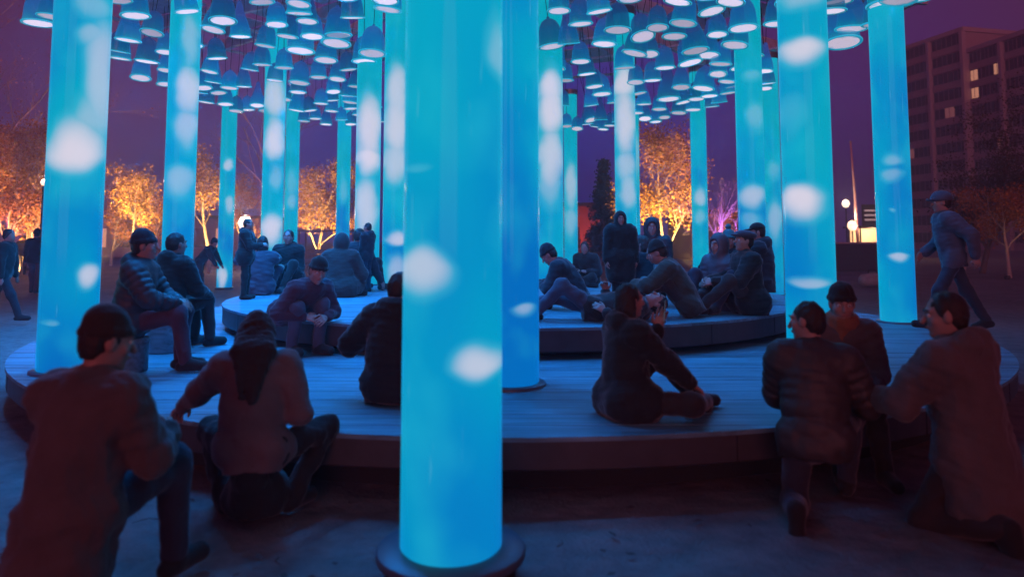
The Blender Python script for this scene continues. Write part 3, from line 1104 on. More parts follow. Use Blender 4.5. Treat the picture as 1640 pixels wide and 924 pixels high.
M_SKIN = fabric('skin', (0.32, 0.19, 0.16), rough=0.5, scale=80, bump=0.05, var=0.12, spec=0.4)
M_HAIR = fabric('dark_hair', (0.030, 0.020, 0.018), rough=0.45, scale=140, bump=0.6, var=0.4)
M_EYE = plain('eye_white', (0.55, 0.52, 0.50), 0.25)
M_IRIS = plain('iris_dark', (0.02, 0.015, 0.012), 0.2)
M_LIP = plain('lips', (0.34, 0.12, 0.11), 0.5)
M_BROW = plain('brow_hair', (0.025, 0.018, 0.015), 0.8)
eye_me = MB().lathe([(0.0001, -0.0125), (0.0063, -0.0108), (0.0108, -0.0063), (0.0125, 0), (0.0108, 0.0063), (0.0063, 0.0108), (0.0001, 0.0125)], 12).mesh('eye', M_EYE, True)
iris_me = MB().lathe([(0.0001, -0.0062), (0.0044, -0.0044), (0.0062, 0), (0.0044, 0.0044), (0.0001, 0.0062)], 10).mesh('iris', M_IRIS, True)

CLOTH = {'darkbrown': (0.05, 0.032, 0.03), 'black': (0.031, 0.0291, 0.0291), 'navy': (0.0341, 0.0341, 0.0434), 'maroon': (0.14, 0.115, 0.115), 'brown': (0.13, 0.105, 0.105), 'grey': (0.0868, 0.0806, 0.093), 'bluegrey': (0.093, 0.093, 0.124), 'teal': (0.06, 0.26, 0.28), 'jeans': (0.0465, 0.0527, 0.0806), 'lightjeans': (0.1054, 0.1116, 0.155), 'rose': (0.19, 0.12, 0.12), 'plum': (0.093, 0.0465, 0.0682), 'olive': (0.062, 0.0558, 0.0434), 'rust': (0.3, 0.13, 0.07), 'pale': (0.42, 0.42, 0.46), 'charcoal': (0.0527, 0.0422, 0.0409)}


def cloth(c):
    shiny = c.endswith('*')
    c = c.rstrip('*')
    return fabric('cloth_' + c + ('_nylon' if shiny else ''), tuple(v * 0.72 for v in CLOTH[c]), rough=0.6 if shiny else 0.88, scale=25 if shiny else 90, bump=0.25 if shiny else 0.4, spec=0.5 if shiny else 0.2, sheen=0.0 if shiny else 0.25)


PERSON_N = [0]


def person(label, loc, heading, H=1.72, pelvis=0.93, lean=0, side=0, twist=0, yaw=0, pitch=0, tilt=0,
           hands=None, elbows=None, feet=None, knees=None, toes=None, curl=0.5, handdir=None, palm=None,
           jacket='black', trousers='charcoal', shoes='black', hat=None, hatcol='black', hair='short', haircol=None, hood=None,
           coat=0.0, bulk=1.0, puffer=False, lod=1, scarf=None, pxyz=None, skirt=None, bag=None, long=0.0):
    """one figure; local frame: x right, y forward, z up, origin on the floor. Joint targets in local metres for a 1.72 m person."""
    PERSON_N[0] += 1
    seed = PERSON_N[0]
    s = H / 1.72
    vox = {0: 0.0085, 1: 0.0125, 2: 0.019}[lod]
    t = thing('person', label, 'person', loc, R(heading), 'people around the light pavilion')
    t.scale = (s, s, s)
    Zu = V3(0, 0, 1)
    pel = V3(0, 0, pelvis) if pxyz is None else V3(*pxyz)
    u = rot_about(Zu, V3(1, 0, 0), -R(lean))
    u = rot_about(u, V3(0, 1, 0), R(side))
    f0 = V3(0, 1, 0)
    r0 = V3(1, 0, 0)
    f = unit(rot_about(f0 - u * np.dot(f0, u), u, R(twist)))
    if abs(lean) > 80:
        f = unit(rot_about(V3(0, 0, -1 if lean > 0 else 1) - u * np.dot(V3(0, 0, -1 if lean > 0 else 1), u), u, R(twist)))
    r = np.cross(f, u)
    mid = pel + u * 0.22
    chest = pel + u * 0.38
    neck = pel + u * 0.52
    sh = {-1: pel + u * 0.465 - r * 0.175, 1: pel + u * 0.465 + r * 0.175}
    # head
    hu0 = unit(u * 0.45 + Zu * 0.55) if abs(lean) < 80 else u
    hf = unit(f - hu0 * np.dot(f, hu0))
    hf = rot_about(hf, hu0, R(yaw))
    hr = np.cross(hf, hu0)
    hu = rot_about(hu0, hr, R(pitch))
    hf = rot_about(hf, hr, R(pitch))
    hu = rot_about(hu, hf, R(tilt))
    hr = np.cross(hf, hu)
    hc = neck + hu * 0.165 + hf * 0.025
    HA = np.stack([hr, hf, hu])
    hp = lambda a, b, c: hc + hr * a + hf * b + hu * c
    # limbs
    hip = {-1: pel - r0 * 0.095, 1: pel + r0 * 0.095}
    feet = feet or {-1: (-0.10, 0.0, 0.08), 1: (0.10, 0.0, 0.08)}
    knees = knees or {}
    hands = hands or {}
    elbows = elbows or {}
    toes = toes or {}
    kn, an, toe = {}, {}, {}
    el, wr = {}, {}
    for sd_ in (-1, 1):
        kn[sd_], an[sd_] = ik(hip[sd_], V3(*feet[sd_]), 0.43, 0.42, V3(*knees.get(sd_, (0, 1, 0.1))))
        td = toes.get(sd_, (0.12 * sd_, 1, 0))
        toe[sd_] = an[sd_] + unit(V3(*td)) * 0.16 + (V3(0, 0, -0.035) if sd_ not in toes or abs(td[2]) < .2 else 0)
        tg = V3(*hands[sd_]) if sd_ in hands else sh[sd_] + r * sd_ * 0.10 - Zu * 0.53 + f * 0.06
        el[sd_], wr[sd_] = ik(sh[sd_], tg, 0.285, 0.255, V3(*elbows[sd_]) if sd_ in elbows else (-f * 0.8 + r * sd_ * 0.5 - Zu * 0.3))
    # ---- body (one continuous surface: head, neck, trunk, arms, hands with fingers, legs)
    B = Field(vox, 0.02)
    B.ell(hp(0, -0.012, 0.022), (0.074, 0.094, 0.098), HA)
    B.ell(hp(0, 0.022, -0.045), (0.058, 0.066, 0.072), HA, 0.03)
    B.ell(hp(0, 0.066, -0.096), (0.024, 0.02, 0.018), HA, 0.02)
    if lod < 2:
        B.cap(hp(0, 0.086, 0.018), hp(0, 0.110, -0.024), 0.009, 0.014, k=0.012)
        for sd_ in (-1, 1):
            B.cap(hp(sd_ * 0.012, 0.086, 0.034), hp(sd_ * 0.05, 0.070, 0.032), 0.010, 0.008, k=0.015)
            B.ell(hp(sd_ * 0.034, 0.092, 0.010), (0.018, 0.014, 0.012), HA, 0.008, True)
            B.ell(hp(sd_ * 0.042, 0.056, -0.022), (0.022, 0.02, 0.02), HA, 0.02)
            B.ell(hp(sd_ * 0.076, -0.008, -0.004), (0.011, 0.022, 0.034), HA, 0.006)
        B.cap(hp(-0.018, 0.084, -0.056), hp(0.018, 0.084, -0.056), 0.0085, k=0.008)
    B.cap(neck - u * 0.05, hc - hu * 0.05 - hf * 0.02, 0.056, 0.052, k=0.03)
    B.cap(pel, mid, 0.115, 0.11, f, 1.35, k=0.05)
    B.cap(mid, chest, 0.11, 0.13, f, 1.4, k=0.05)
    B.cap(sh[-1] + r * 0.03, sh[1] - r * 0.03, 0.06, k=0.05)
    B.cap(hip[-1], hip[1], 0.10, k=0.05)
    for sd_ in (-1, 1):
        B.cap(sh[sd_], el[sd_], 0.045, 0.037)
        B.cap(el[sd_], wr[sd_], 0.037, 0.026)
        B.cap(hip[sd_], kn[sd_], 0.075, 0.052)
        B.cap(kn[sd_], an[sd_], 0.05, 0.036)
        B.cap(an[sd_] - V3(0, 0, 0.03), toe[sd_], 0.034, 0.026)
        # hand
        fd = unit(wr[sd_] - el[sd_])
        if handdir and sd_ in handdir:
            fd = unit(V3(*handdir[sd_]))
        pn = V3(*palm[sd_]) if palm and sd_ in palm else -r * sd_ * 0.7 - Zu * 0.4
        pn = unit(pn - fd * np.dot(pn, fd))
        ac = np.cross(fd, pn) * sd_          # across the palm, towards the thumb
        if lod == 2:
            B.ell(wr[sd_] + fd * 0.07, (0.02, 0.042, 0.075), np.stack([pn, ac, fd]), 0.015)
            continue
        kb = wr[sd_] + fd * 0.085
        B.cap(wr[sd_], wr[sd_] + fd * 0.03, 0.025, 0.026, k=0.012)
        for q in range(4):
            o = (1.5 - q) * 0.0205
            B.cap(wr[sd_] + fd * 0.025 + ac * o * 0.6, kb + ac * o, 0.0145, 0.0125, k=0.008)
        cu = curl[sd_] if isinstance(curl, dict) else curl
        for q in range(4):
            o = (1.5 - q) * 0.0215
            ln = (0.044, 0.049, 0.046, 0.036)[q]
            p0 = kb + ac * o
            d0 = unit(fd + ac * (1.5 - q) * 0.05)
            ang = 0.15 + cu * 0.8
            for sg in range(3):
                d1 = unit(d0 * math.cos(ang) + pn * math.sin(ang))
                p1 = p0 + d1 * ln * (1, 0.66, 0.5)[sg]
                B.cap(p0, p1, 0.0098 - 0.001 * sg, 0.0092 - 0.001 * sg, k=0.003)
                p0 = p1
                ang += cu * 0.75
        tb0 = wr[sd_] + fd * 0.03 + ac * 0.022
        tb1 = tb0 + unit(fd * 0.6 + ac * 0.75 + pn * 0.25) * 0.045
        tb2 = tb1 + unit(fd * 0.9 + ac * 0.25 + pn * (0.2 + cu * 0.5)) * 0.034
        tb3 = tb2 + unit(fd * 0.9 + ac * 0.05 + pn * (0.2 + cu * 0.7)) * 0.026
        B.cap(tb0, tb1, 0.0155, 0.0125, k=0.008)
        B.cap(tb1, tb2, 0.0118, 0.0108, k=0.003)
        B.cap(tb2, tb3, 0.0105, 0.009, k=0.003)
    body = field_obj('body', B, M_SKIN, t)
    if lod < 2:
        for sd_ in (-1, 1):
            eo = link_obj('eye', eye_me, t, hp(sd_ * 0.033, 0.0745, 0.009))
            io = link_obj('iris', iris_me, eo, tuple((hf * 0.0078)))
        MB().tube([hp(-0.021, 0.0835, -0.0555), hp(-0.009, 0.0925, -0.0535), hp(0.009, 0.0925, -0.0535), hp(0.021, 0.0835, -0.0555)], [0.003, 0.0062, 0.0062, 0.003], 8).build('lips', M_LIP, t, True)
        if hood is None or True:
            for sd_ in (-1, 1):
                MB().tube([hp(sd_ * 0.014, 0.0945, 0.036), hp(sd_ * 0.034, 0.089, 0.042), hp(sd_ * 0.054, 0.074, 0.036)], [0.004, 0.0045, 0.003], 6).build('eyebrow', M_BROW, t, True)
    # ---- trousers
    T = Field(max(vox, 0.0125), 0.035)
    T.cap(hip[-1] + u * 0.02, hip[1] + u * 0.02, 0.110, k=0.04)
    T.cap(pel, pel + u * 0.12, 0.125, 0.12, f, 1.25, k=0.04)
    for sd_ in (-1, 1):
        T.cap(hip[sd_], kn[sd_], 0.093, 0.070)
        T.cap(kn[sd_], an[sd_] + unit(kn[sd_] - an[sd_]) * 0.02, 0.072, 0.058)
        T.ell(kn[sd_], (0.074, 0.074, 0.074), k=0.04)
    T.noise(0.006, 38, seed * 3 + 1)
    if skirt:
        T.cap(pel - Zu * .14, pel * V3(1, 1, 0) + V3(0, .10, .14), 0.11, 0.19, k=0.03)
        T.noise(0.008, 28, seed + 5, (1.5, 1.5, .2))
        T.cut((0, 0, 0.03), (0, 0, -1))
    field_obj('trousers', T, cloth(trousers), t)
    # ---- shoes
    for sd_ in (-1, 1):
        S = Field(max(vox, 0.0105), 0.02)
        fdn = unit(toe[sd_] - an[sd_])
        heel = an[sd_] - unit(V3(fdn[0], fdn[1], 0) + 1e-6) * 0.045 + V3(0, 0, -0.038)
        S.cap(an[sd_], an[sd_] - V3(0, 0, 0.02), 0.05, 0.05)
        S.cap(heel, toe[sd_], 0.042, 0.044)
        S.cap(an[sd_], toe[sd_], 0.045, 0.036)
        low = min(heel[2], toe[sd_][2]) - 0.040
        if abs(fdn[2]) < 0.5:
            S.cut((0, 0, low + 0.002), (0, 0, -1))
        field_obj('shoe', S, cloth(shoes), t)
    # ---- jacket or coat
    J = Field(max(vox, 0.0115), 0.04)
    g = 0.022 * bulk
    qn, qa = (5, 0.016) if puffer else (0, 0.0)
    J.cap(pel - u * (0.10 if coat == 0 else 0.02), mid, 0.143 + g * .6, 0.156 + g, f, 1.22, qn and 3, qa, 0.05)
    J.cap(mid, chest, 0.156 + g, 0.164 + g, f, 1.28, qn and 3, qa, 0.05)
    J.cap(sh[-1] + r * 0.02, sh[1] - r * 0.02, 0.082 + g * 0.8, k=0.06)
    J.cap(chest, neck, 0.13 + g * .5, 0.078, f, 1.1, k=0.05)
    for sd_ in (-1, 1):
        J.cap(sh[sd_], el[sd_], 0.074 + g, 0.060 + g * 0.7, None, 1, qn, qa, 0.03)
        J.cap(el[sd_], wr[sd_] - unit(wr[sd_] - el[sd_]) * 0.015, 0.060 + g * 0.7, 0.044 + g * 0.4, None, 1, qn, qa, 0.025)
    if coat > 0:
        # skirts of the coat follow the thighs
        J.cap(hip[-1], hip[1], 0.150 + g, k=0.05)
        for sd_ in (-1, 1):
            J.cap(hip[sd_], hip[sd_] + (kn[sd_] - hip[sd_]) * min(coat, 1.0), 0.130 + g, 0.115 + g, k=0.06)
        if coat > 1:
            J.cap(pel, pel - Zu * (coat - 1) * 0.45, 0.19 + g, 0.21 + g, k=0.1)
    if hood == 'down':
        J.ell(neck - f * 0.085 + u * 0.02, (0.125, 0.075, 0.085), np.stack([r, f, u]), 0.03)
        J.cap(neck - r * 0.07 + f * 0.01, neck + r * 0.07 + f * 0.01, 0.055, k=0.03)
    else:
        for q in range(10):
            a0, a1 = 2 * PI * q / 10, 2 * PI * (q + 1) / 10
            c0 = neck + u * 0.015 + r * 0.066 * math.cos(a0) + f * 0.064 * math.sin(a0)
            c1 = neck + u * 0.015 + r * 0.066 * math.cos(a1) + f * 0.064 * math.sin(a1)
            J.cap(c0, c1, 0.028, k=0.02)
    if coat == 0:
        J.cap(hip[-1] + u * .02, hip[1] + u * .02, 0.122 + g * .2, k=0.02)
        for sd_ in (-1, 1):
            J.cap(hip[sd_], hip[sd_] + (kn[sd_] - hip[sd_]) * .16, 0.106 + g * .2, k=0.025)
        if long:
            J.cap(mid, pel - Zu * long - f * 0.05, 0.150 + g, 0.185 + g, f, 1.12, k=0.03)
            J.cut(pel - Zu * (long + 0.10), (0, 0, -1))
        else:
            J.cut(pel - u * 0.115, -u)
    if long:
        J.noise(0.008, 26, seed + 3, (1.5, 1.5, 0.15))
    if puffer:
        J.noise(0.004, 60, seed)
    else:
        J.noise(0.0060, 30, seed, (1, 1, 0.6))
        J.noise(0.0050, 70, seed + 50, (0.5, 0.5, 1.5))
    if hood == 'up':
        J.ell(hp(0, -0.022, 0.012), (0.118, 0.125, 0.150), HA, 0.03)
        J.cap(neck - u * .02, hc - hu * 0.06, 0.105, 0.105, k=0.03)
        J.ell(hp(0, 0.115, -0.010), (0.070, 0.100, 0.098), HA, 0.015, True)
    field_obj('jacket', J, cloth(jacket), t)
    # ---- scarf
    if scarf:
        C = Field(max(vox, 0.011), 0.02)
        for q in range(12):
            a0, a1 = 2 * PI * q / 12, 2 * PI * (q + 1) / 12
            for lv, rr in ((0.03, 0.092), (0.065, 0.082)):
                C.cap(neck + u * lv + r * rr * math.cos(a0) + f * rr * math.sin(a0), neck + u * lv + r * rr * math.cos(a1) + f * rr * math.sin(a1), 0.031, k=0.015)
        C.cap(neck + f * 0.10 + r * 0.02, neck + f * 0.15 - u * 0.20 + r * 0.03, 0.035, 0.045, f, 1.6, k=0.02)
        C.noise(0.006, 60, seed + 9)
        field_obj('scarf', C, cloth(scarf), t)
    # ---- hair
    hv = max(vox, 0.0095)
    if hair and hood != 'up':
        F = Field(hv, 0.02)
        F.ell(hp(0, -0.020, 0.028), (0.081, 0.094, 0.100), HA)
        if hair == 'short':
            F.ell(hp(0, -0.055, -0.015), (0.074, 0.05, 0.07), HA, 0.03)
            F.cut(hp(0, 0.062, 0.055), hf * 0.85 - hu * 0.55)
        elif hair == 'bob':
            F.cap(hp(-0.062, -0.03, 0.0), hp(-0.066, -0.02, -0.11), 0.032, 0.026)
            F.cap(hp(0.062, -0.03, 0.0), hp(0.066, -0.02, -0.11), 0.032, 0.026)
            F.ell(hp(0, -0.06, -0.06), (0.08, 0.055, 0.09), HA, 0.03)
            F.ell(hp(0, 0.10, -0.03), (0.062, 0.075, 0.095), HA, 0.01, True)
        elif hair == 'long':
            nk = neck - f * 0.12
            for q in (-1.0, -.35, .35, 1.0):
                top = hp(q * 0.062, -0.05, 0.0)
                m1 = nk + r * q * 0.075 + u * 0.03
                m2 = nk + r * q * 0.040 - u * (0.27 - .04 * abs(q)) - f * 0.045 + r * (0.015 * math.sin(seed + q * 3))
                F.cap(top, m1, 0.046, 0.046, k=0.04)
                F.cap(m1, m2, 0.046, 0.012, k=0.04)
            F.ell(hp(0, 0.10, -0.03), (0.062, 0.075, 0.095), HA, 0.01, True)
        elif hair == 'bun':
            F.ell(hp(0, -0.10, 0.06), (0.04, 0.04, 0.04), HA, 0.02)
            F.cut(hp(0, 0.062, 0.055), hf * 0.85 - hu * 0.55)
        F.noise(0.0035, 130, seed + 14)
        F.noise(0.0034, 105, seed + 4, (1.5, 1.5, 0.2))
        field_obj('hair', F, cloth(haircol) if haircol else M_HAIR, t)
    # ---- hat
    if hat:
        K = Field(hv, 0.018)
        if hat in ('beanie', 'bobble'):
            K.ell(hp(0, -0.018, 0.045), (0.088, 0.101, 0.100), HA)
            K.ell(hp(0, -0.030, 0.09), (0.066, 0.076, 0.064), HA, 0.04)
            K.cut(hp(0, 0.0, 0.030), -hu + hf * 0.10)
            for q in range(14):
                a0, a1 = 2 * PI * q / 14, 2 * PI * (q + 1) / 14
                K.cap(hp(0.079 * math.cos(a0), -0.014 + 0.091 * math.sin(a0), 0.042 + 0.01 * math.sin(a0)),
                      hp(0.079 * math.cos(a1), -0.014 + 0.091 * math.sin(a1), 0.042 + 0.01 * math.sin(a1)), 0.019, k=0.012)
            K.noise(0.003, 70, seed + 8, (1.4, 1.4, .3))
        elif hat == 'cap':
            K.ell(hp(0, -0.012, 0.055), (0.092, 0.106, 0.085), HA)
            K.cut(hp(0, 0.0, 0.045), -hu)
            K.ell(hp(0, 0.10, 0.052), (0.075, 0.075, 0.012), HA, 0.008)
        elif hat == 'flatcap':
            K.ell(hp(0, -0.015, 0.075), (0.108, 0.130, 0.050), HA)
            K.ell(hp(0, 0.005, 0.055), (0.090, 0.105, 0.05), HA, 0.02)
            K.cut(hp(0, 0.0, 0.040), -hu)
            K.ell(hp(0, 0.105, 0.055), (0.070, 0.055, 0.012), HA, 0.008)
        elif hat == 'helmet':
            K.ell(hp(0, -0.015, 0.05), (0.108, 0.128, 0.105), HA)
            K.cut(hp(0, 0.0, 0.02), -hu)
            K.ell(hp(0, 0.11, 0.045), (0.08, 0.05, 0.014), HA, 0.01)
        hat_o = field_obj('hat', K, cloth(hatcol), t)
        if hat == 'bobble':
            PB = Field(hv, 0.01)
            PB.ell(hp(0, -0.04, 0.185), (0.04, 0.04, 0.04), HA)
            PB.noise(0.006, 160, seed)
            po = field_obj('bobble', PB, cloth(hatcol), t)
    # joints in world space, for things held
    def W(p):
        q = Matrix.Rotation(R(heading), 3, 'Z') @ (Vector(p) * s)
        return Vector(loc) + q
    return t, W, {'wr': wr, 'el': el, 'hc': hc, 'hf': hf, 'pel': pel, 'kn': kn, 'sh': sh, 'neck': neck, 'f': f, 'r': r, 'u': u}


def smartphone(label, pos, normal, upv=(0, 0, 1), lit=False):
    t = thing('smartphone', label, 'phone', pos)
    n = Vector(normal).normalized()
    u_ = (Vector(upv) - n * Vector(upv).dot(n)).normalized()
    rr_ = u_.cross(n)
    t.rotation_euler = Matrix((rr_, u_, n)).transposed().to_euler()
    w, h, d = 0.037, 0.076, 0.0042
    prof = []
    for (cx_, cy_, a0) in ((w - .008, h - .008, 0), (-w + .008, h - .008, 90), (-w + .008, -h + .008, 180), (w - .008, -h + .008, 270)):
        for q in range(4):
            a = R(a0 + q * 30)
            prof.append((cx_ + .008 * math.cos(a), cy_ + .008 * math.sin(a)))
    n_ = len(prof)
    v = [(x, y, -d) for x, y in prof] + [(x, y, d) for x, y in prof]
    fc = [tuple(reversed(range(n_))), tuple(range(n_, 2 * n_))] + [(i, (i + 1) % n_, n_ + (i + 1) % n_, n_ + i) for i in range(n_)]
    mesh_obj('case', v, fc, plain('phone_case', (0.03, 0.03, 0.035), 0.3), t)
    MB().box(-w + .003, w - .003, -h + .006, h - .006, d + .0005, d + .0012).build('screen', plain('phone_screen', (0.02, 0.02, 0.03), 0.1, emit=(0.10, 0.25, 0.42), estr=0.7), t)
    MB().lathe([(0.0, -d - .002), (0.006, -d - .002), (0.006, -d)], 12, (w - .012, h - .014, 0)).build('camera_lens', plain('lens_black', (0.005, 0.005, 0.006), 0.1), t)
    return t


SIT = lambda dz=0.0: {-1: (-0.12, 0.46, 0.08 + dz), 1: (0.12, 0.46, 0.08 + dz)}      # feet on the floor in front of a seat
CROSS = dict(pelvis=0.115, feet={-1: (0.16, 0.30, 0.075), 1: (-0.16, 0.36, 0.085)}, knees={-1: (-1, .4, .35), 1: (1, .4, .35)}, toes={-1: (1, .2, -.3), 1: (-1, .2, -.3)})


# ------------------------------------------------------------------ plaza background
M_BARK = fabric('bark', (0.16, 0.12, 0.10), rough=0.9, scale=18, bump=0.7)
M_BIRCH = fabric('pale_bark', (0.42, 0.38, 0.34), rough=0.8, scale=14, bump=0.5)
M_TWIG = fabric('twig', (0.24, 0.19, 0.17), rough=0.9, scale=30, bump=0.2)


def leaf_mat(name, c0, c1):
    m, nt, b = new_mat(name)
    N, L = nt.nodes, nt.links
    g = N.new('ShaderNodeNewGeometry')
    rp = N.new('ShaderNodeValToRGB')
    rp.color_ramp.elements[0].color = (*c0, 1)
    rp.color_ramp.elements[1].color = (*c1, 1)
    L.new(g.outputs['Random Per Island'], rp.inputs[0])
    L.new(rp.outputs[0], b.inputs['Base Color'])
    b.inputs['Roughness'].default_value = 0.6
    b.inputs['Specular IOR Level'].default_value = 0.25
    return m


M_YELLOW = leaf_mat('autumn_leaf', (0.34, 0.17, 0.03), (0.62, 0.44, 0.10))
M_ORANGE = leaf_mat('russet_leaf', (0.22, 0.07, 0.02), (0.50, 0.24, 0.06))
M_NEEDLE = leaf_mat('conifer_needle', (0.02, 0.04, 0.025), (0.06, 0.09, 0.05))
M_DULL = leaf_mat('dull_leaf', (0.05, 0.05, 0.03), (0.12, 0.10, 0.06))


def leaf_cloud(rg, pts, size, per, spread):
    v, f = [], []
    for p in pts:
        for _ in range(per):
            c = np.array(p) + rg.normal(size=3) * spread
            a = unit(rg.normal(size=3))
            b = unit(np.cross(a, rg.normal(size=3)))
            s = size * rg.uniform(0.6, 1.4)
            n = len(v)
            v += [c - a * s, c + b * s * .55, c + a * s, c - b * s * .55]
            f.append((n, n + 1, n + 2, n + 3))
    return v, f


def tree(label, x, y, H, spread, trunk_mat, leaf=None, trunk_r=0.09, clear=0.3, levels=4, per=5, leaf_size=0.052, leaf_spread=0.17, seed=1, upright=0.55, group='trees around the plaza', leaf_from=0.0, name='tree'):
    rg = np.random.default_rng(seed)
    t = thing(name, label, 'tree', (x, y, 0), 0, group)
    tr = MB()
    tips = []

    def grow(p, d, ln, r, lv):
        n = 4 if lv < 2 else 3
        pts, rad = [p], [r]
        for i in range(n):
            d = unit(d + rg.normal(size=3) * (0.10 if lv == 0 else 0.17) + V3(0, 0, 0.06))
            p = p + d * ln / n
            pts.append(p)
            rad.append(max(r * (1 - 0.62 * (i + 1) / n), 0.004))
        tr.tube(pts, rad, 7 if lv < 2 else 4, False)
        if lv >= levels - 2:
            tips.extend(pts[1:])
        if lv < levels:
            kids = (7, 5, 4, 3, 3)[lv]
            for q in range(kids):
                tpos = rg.uniform(clear, 1.0) if lv == 0 else rg.uniform(0.25, 1.0)
                j = min(int(tpos * n), n - 1)
                base = pts[j] + (pts[j + 1] - pts[j]) * (tpos * n - j)
                az = 2 * PI * (q + rg.uniform(-.3, .3)) / kids + lv
                side = unit(np.cross(d, V3(0.3, 0.2, 1))) if abs(d[2]) < .95 else V3(1, 0, 0)
                oth = np.cross(d, side)
                o = side * math.cos(az) + oth * math.sin(az)
                nd = unit(d * upright + o * (1 - upright) + V3(0, 0, 0.12))
                grow(base, nd, ln * rg.uniform(0.42, 0.66) * (spread if lv == 0 else 1), max(rad[j] * 0.55, 0.005), lv + 1)

    grow(V3(0, 0, -0.05), V3(0, 0, 1), H * 0.66, trunk_r, 0)
    tr.build('trunk', trunk_mat, t, True)
    if leaf:
        tp = [p for p in tips if p[2] > leaf_from * H]
        v, f = leaf_cloud(rg, tp, leaf_size, per, leaf_spread)
        mesh_obj('crown', v, f, leaf, t)
    return t


def conifer(label, x, y, H, rad, seed, leaf=None):
    rg = np.random.default_rng(seed)
    t = thing('conifer', label, 'tree', (x, y, 0), 0, 'trees around the plaza')
    tr = MB().tube([(0, 0, -.05), (0, 0, H * .5), (0, 0, H)], [0.14, 0.09, 0.01], 8, False)
    pts = []
    for i in range(46):
        z = H * (0.10 + 0.88 * i / 46)
        ln = rad * (1 - z / H) * rg.uniform(0.7, 1.15) + 0.12
        for q in range(6):
            a = rg.uniform(0, 2 * PI)
            e_ = V3(math.cos(a) * ln, math.sin(a) * ln, -0.18 * ln)
            tr.tube([(0, 0, z), tuple(V3(0, 0, z) + e_)], [0.02, 0.005], 4, False)
            for s_ in np.linspace(0.25, 1, 5):
                pts.append(V3(0, 0, z) + e_ * s_)
    tr.build('trunk', M_BARK, t, True)
    v, f = leaf_cloud(rg, pts, 0.09, 5, 0.09)
    mesh_obj('crown', v, f, leaf or M_NEEDLE, t)
    return t


def uplight(label, x, y, energy, col, aim=(0, 0, 1), size=100):
    t = thing('ground_uplight', label, 'uplight', (x, y, 0), 0, 'ground lamps under the trees')
    MB().lathe([(0.0, 0.0), (0.10, 0.0), (0.11, 0.02), (0.11, 0.12), (0.09, 0.14), (0.085, 0.12), (0.0, 0.12)], 20).build('housing', M_RIM, t, True)
    MB().lathe([(0.0, 0.125), (0.084, 0.125)], 20).build('lens', plain('lens_%.2f_%.2f' % (col[0], col[2]), (0.8, 0.8, 0.8), 0.3, emit=col, estr=3.0), t)
    ld = bpy.data.lights.new('uplight_beam', 'SPOT')
    ld.energy, ld.color, ld.spot_size, ld.spot_blend, ld.shadow_soft_size = energy, col, R(size), 0.8, 0.08
    lo_ = bpy.data.objects.new('beam', ld)
    COL.objects.link(lo_)
    lo_.parent = t
    lo_.location = (0, 0, 0.16)
    lo_.rotation_euler = Vector(aim).to_track_quat('-Z', 'Y').to_euler()


WARM, PURP = (1.0, 0.50, 0.13), (0.62, 0.16, 0.95)


def gx_(px, Y):
    return (px - CX) / FPX * Y


def uptree(label, px, Y, top, spread=1.0, leaf=M_YELLOW, bark=M_BIRCH, col=WARM, en=900, n_up=2, **kw):
    H = CAM_H + (384 - top) / FPX * Y
    x = gx_(px, Y)
    tree(label, x, Y, H, spread, bark, leaf, **kw)
    for q in range(n_up):
        ox, oy = (-1.0, -1.3) if q == 0 else (1.0, -1.1)
        uplight('lamp at the %s foot of the %s' % (('left', 'right')[q], ' '.join(label.split()[:9])), x + ox, Y + oy, en * 2.5, col, aim=(-ox * .45, -oy * .45, 2.0))


# left: yellow and russet trees behind the left columns
uptree('brightest pointed yellow tree between the two left columns', 213, 40, 262, .75, seed=11, clear=.12, per=6, leaf_spread=.24, en=1700, upright=.66)
uptree('slender pale trunked tree left of the pointed yellow tree', 181, 44, 300, .7, seed=12, clear=.2, per=3, en=700, n_up=1, leaf=M_ORANGE)
uptree('slender pale trunked tree right of the pointed yellow tree', 247, 44, 296, .7, seed=13, clear=.2, per=3, en=700, n_up=1, leaf=M_ORANGE)
uptree('half bare white stemmed tree behind the second left column', 337, 34, 250, .8, seed=14, clear=.2, per=3, en=800, leaf_from=.2)
uptree('dim round tree behind the person standing in black', 398, 46, 285, .9, seed=15, clear=.2, per=2, en=600, leaf=M_ORANGE)
uptree('half bare yellow tree above the parked cart', 512, 36, 270, .9, seed=16, clear=.2, per=4, en=800, leaf_from=.25)
uptree('russet tree just left of the white columns', 545, 46, 300, .9, seed=17, clear=.2, per=3, en=600, leaf=M_ORANGE, n_up=1)
tree('large bare tree with purple tinged branches behind the left columns', gx_(440, 52), 52, 13.0, 1.1, M_TWIG, None, trunk_r=.2, seed=18, levels=4)
uplight('violet ground lamp under the large bare tree', gx_(436, 49), 49.5, 4000, PURP, aim=(0, .4, 1))
# far left cluster with lit trunks
for i, (px, Y, top, lf) in enumerate(((4, 30, 205, M_ORANGE), (20, 36, 170, M_ORANGE), (38, 33, 240, M_YELLOW), (55, 38, 200, M_ORANGE), (74, 31, 225, M_YELLOW), (-18, 33, 180, M_ORANGE))):
    nm = ('first', 'second', 'third', 'fourth', 'fifth', 'outermost')[i]
    tree('%s lit slender tree of the cluster at the left picture edge' % nm if nm != 'outermost' else 'slender tree cut by the left picture edge', gx_(px, Y), Y, CAM_H + (384 - top) / FPX * Y, .85, M_BIRCH, lf, seed=30 + i, per=4, leaf_from=.15, leaf_spread=.2)
    uplight('ground lamp at the foot of the %s left edge tree' % nm, gx_(px, Y) + .6, Y - 1.1, 1700, (1.0, .46, .14) if i % 3 else (1.0, .38, .2), aim=(-.2, .45, 1))
tree('tall bare purple lit tree over the left picture edge', gx_(22, 44), 44, 14.5, 1.2, M_TWIG, M_ORANGE, trunk_r=.2, seed=41, per=1, leaf_from=.1)
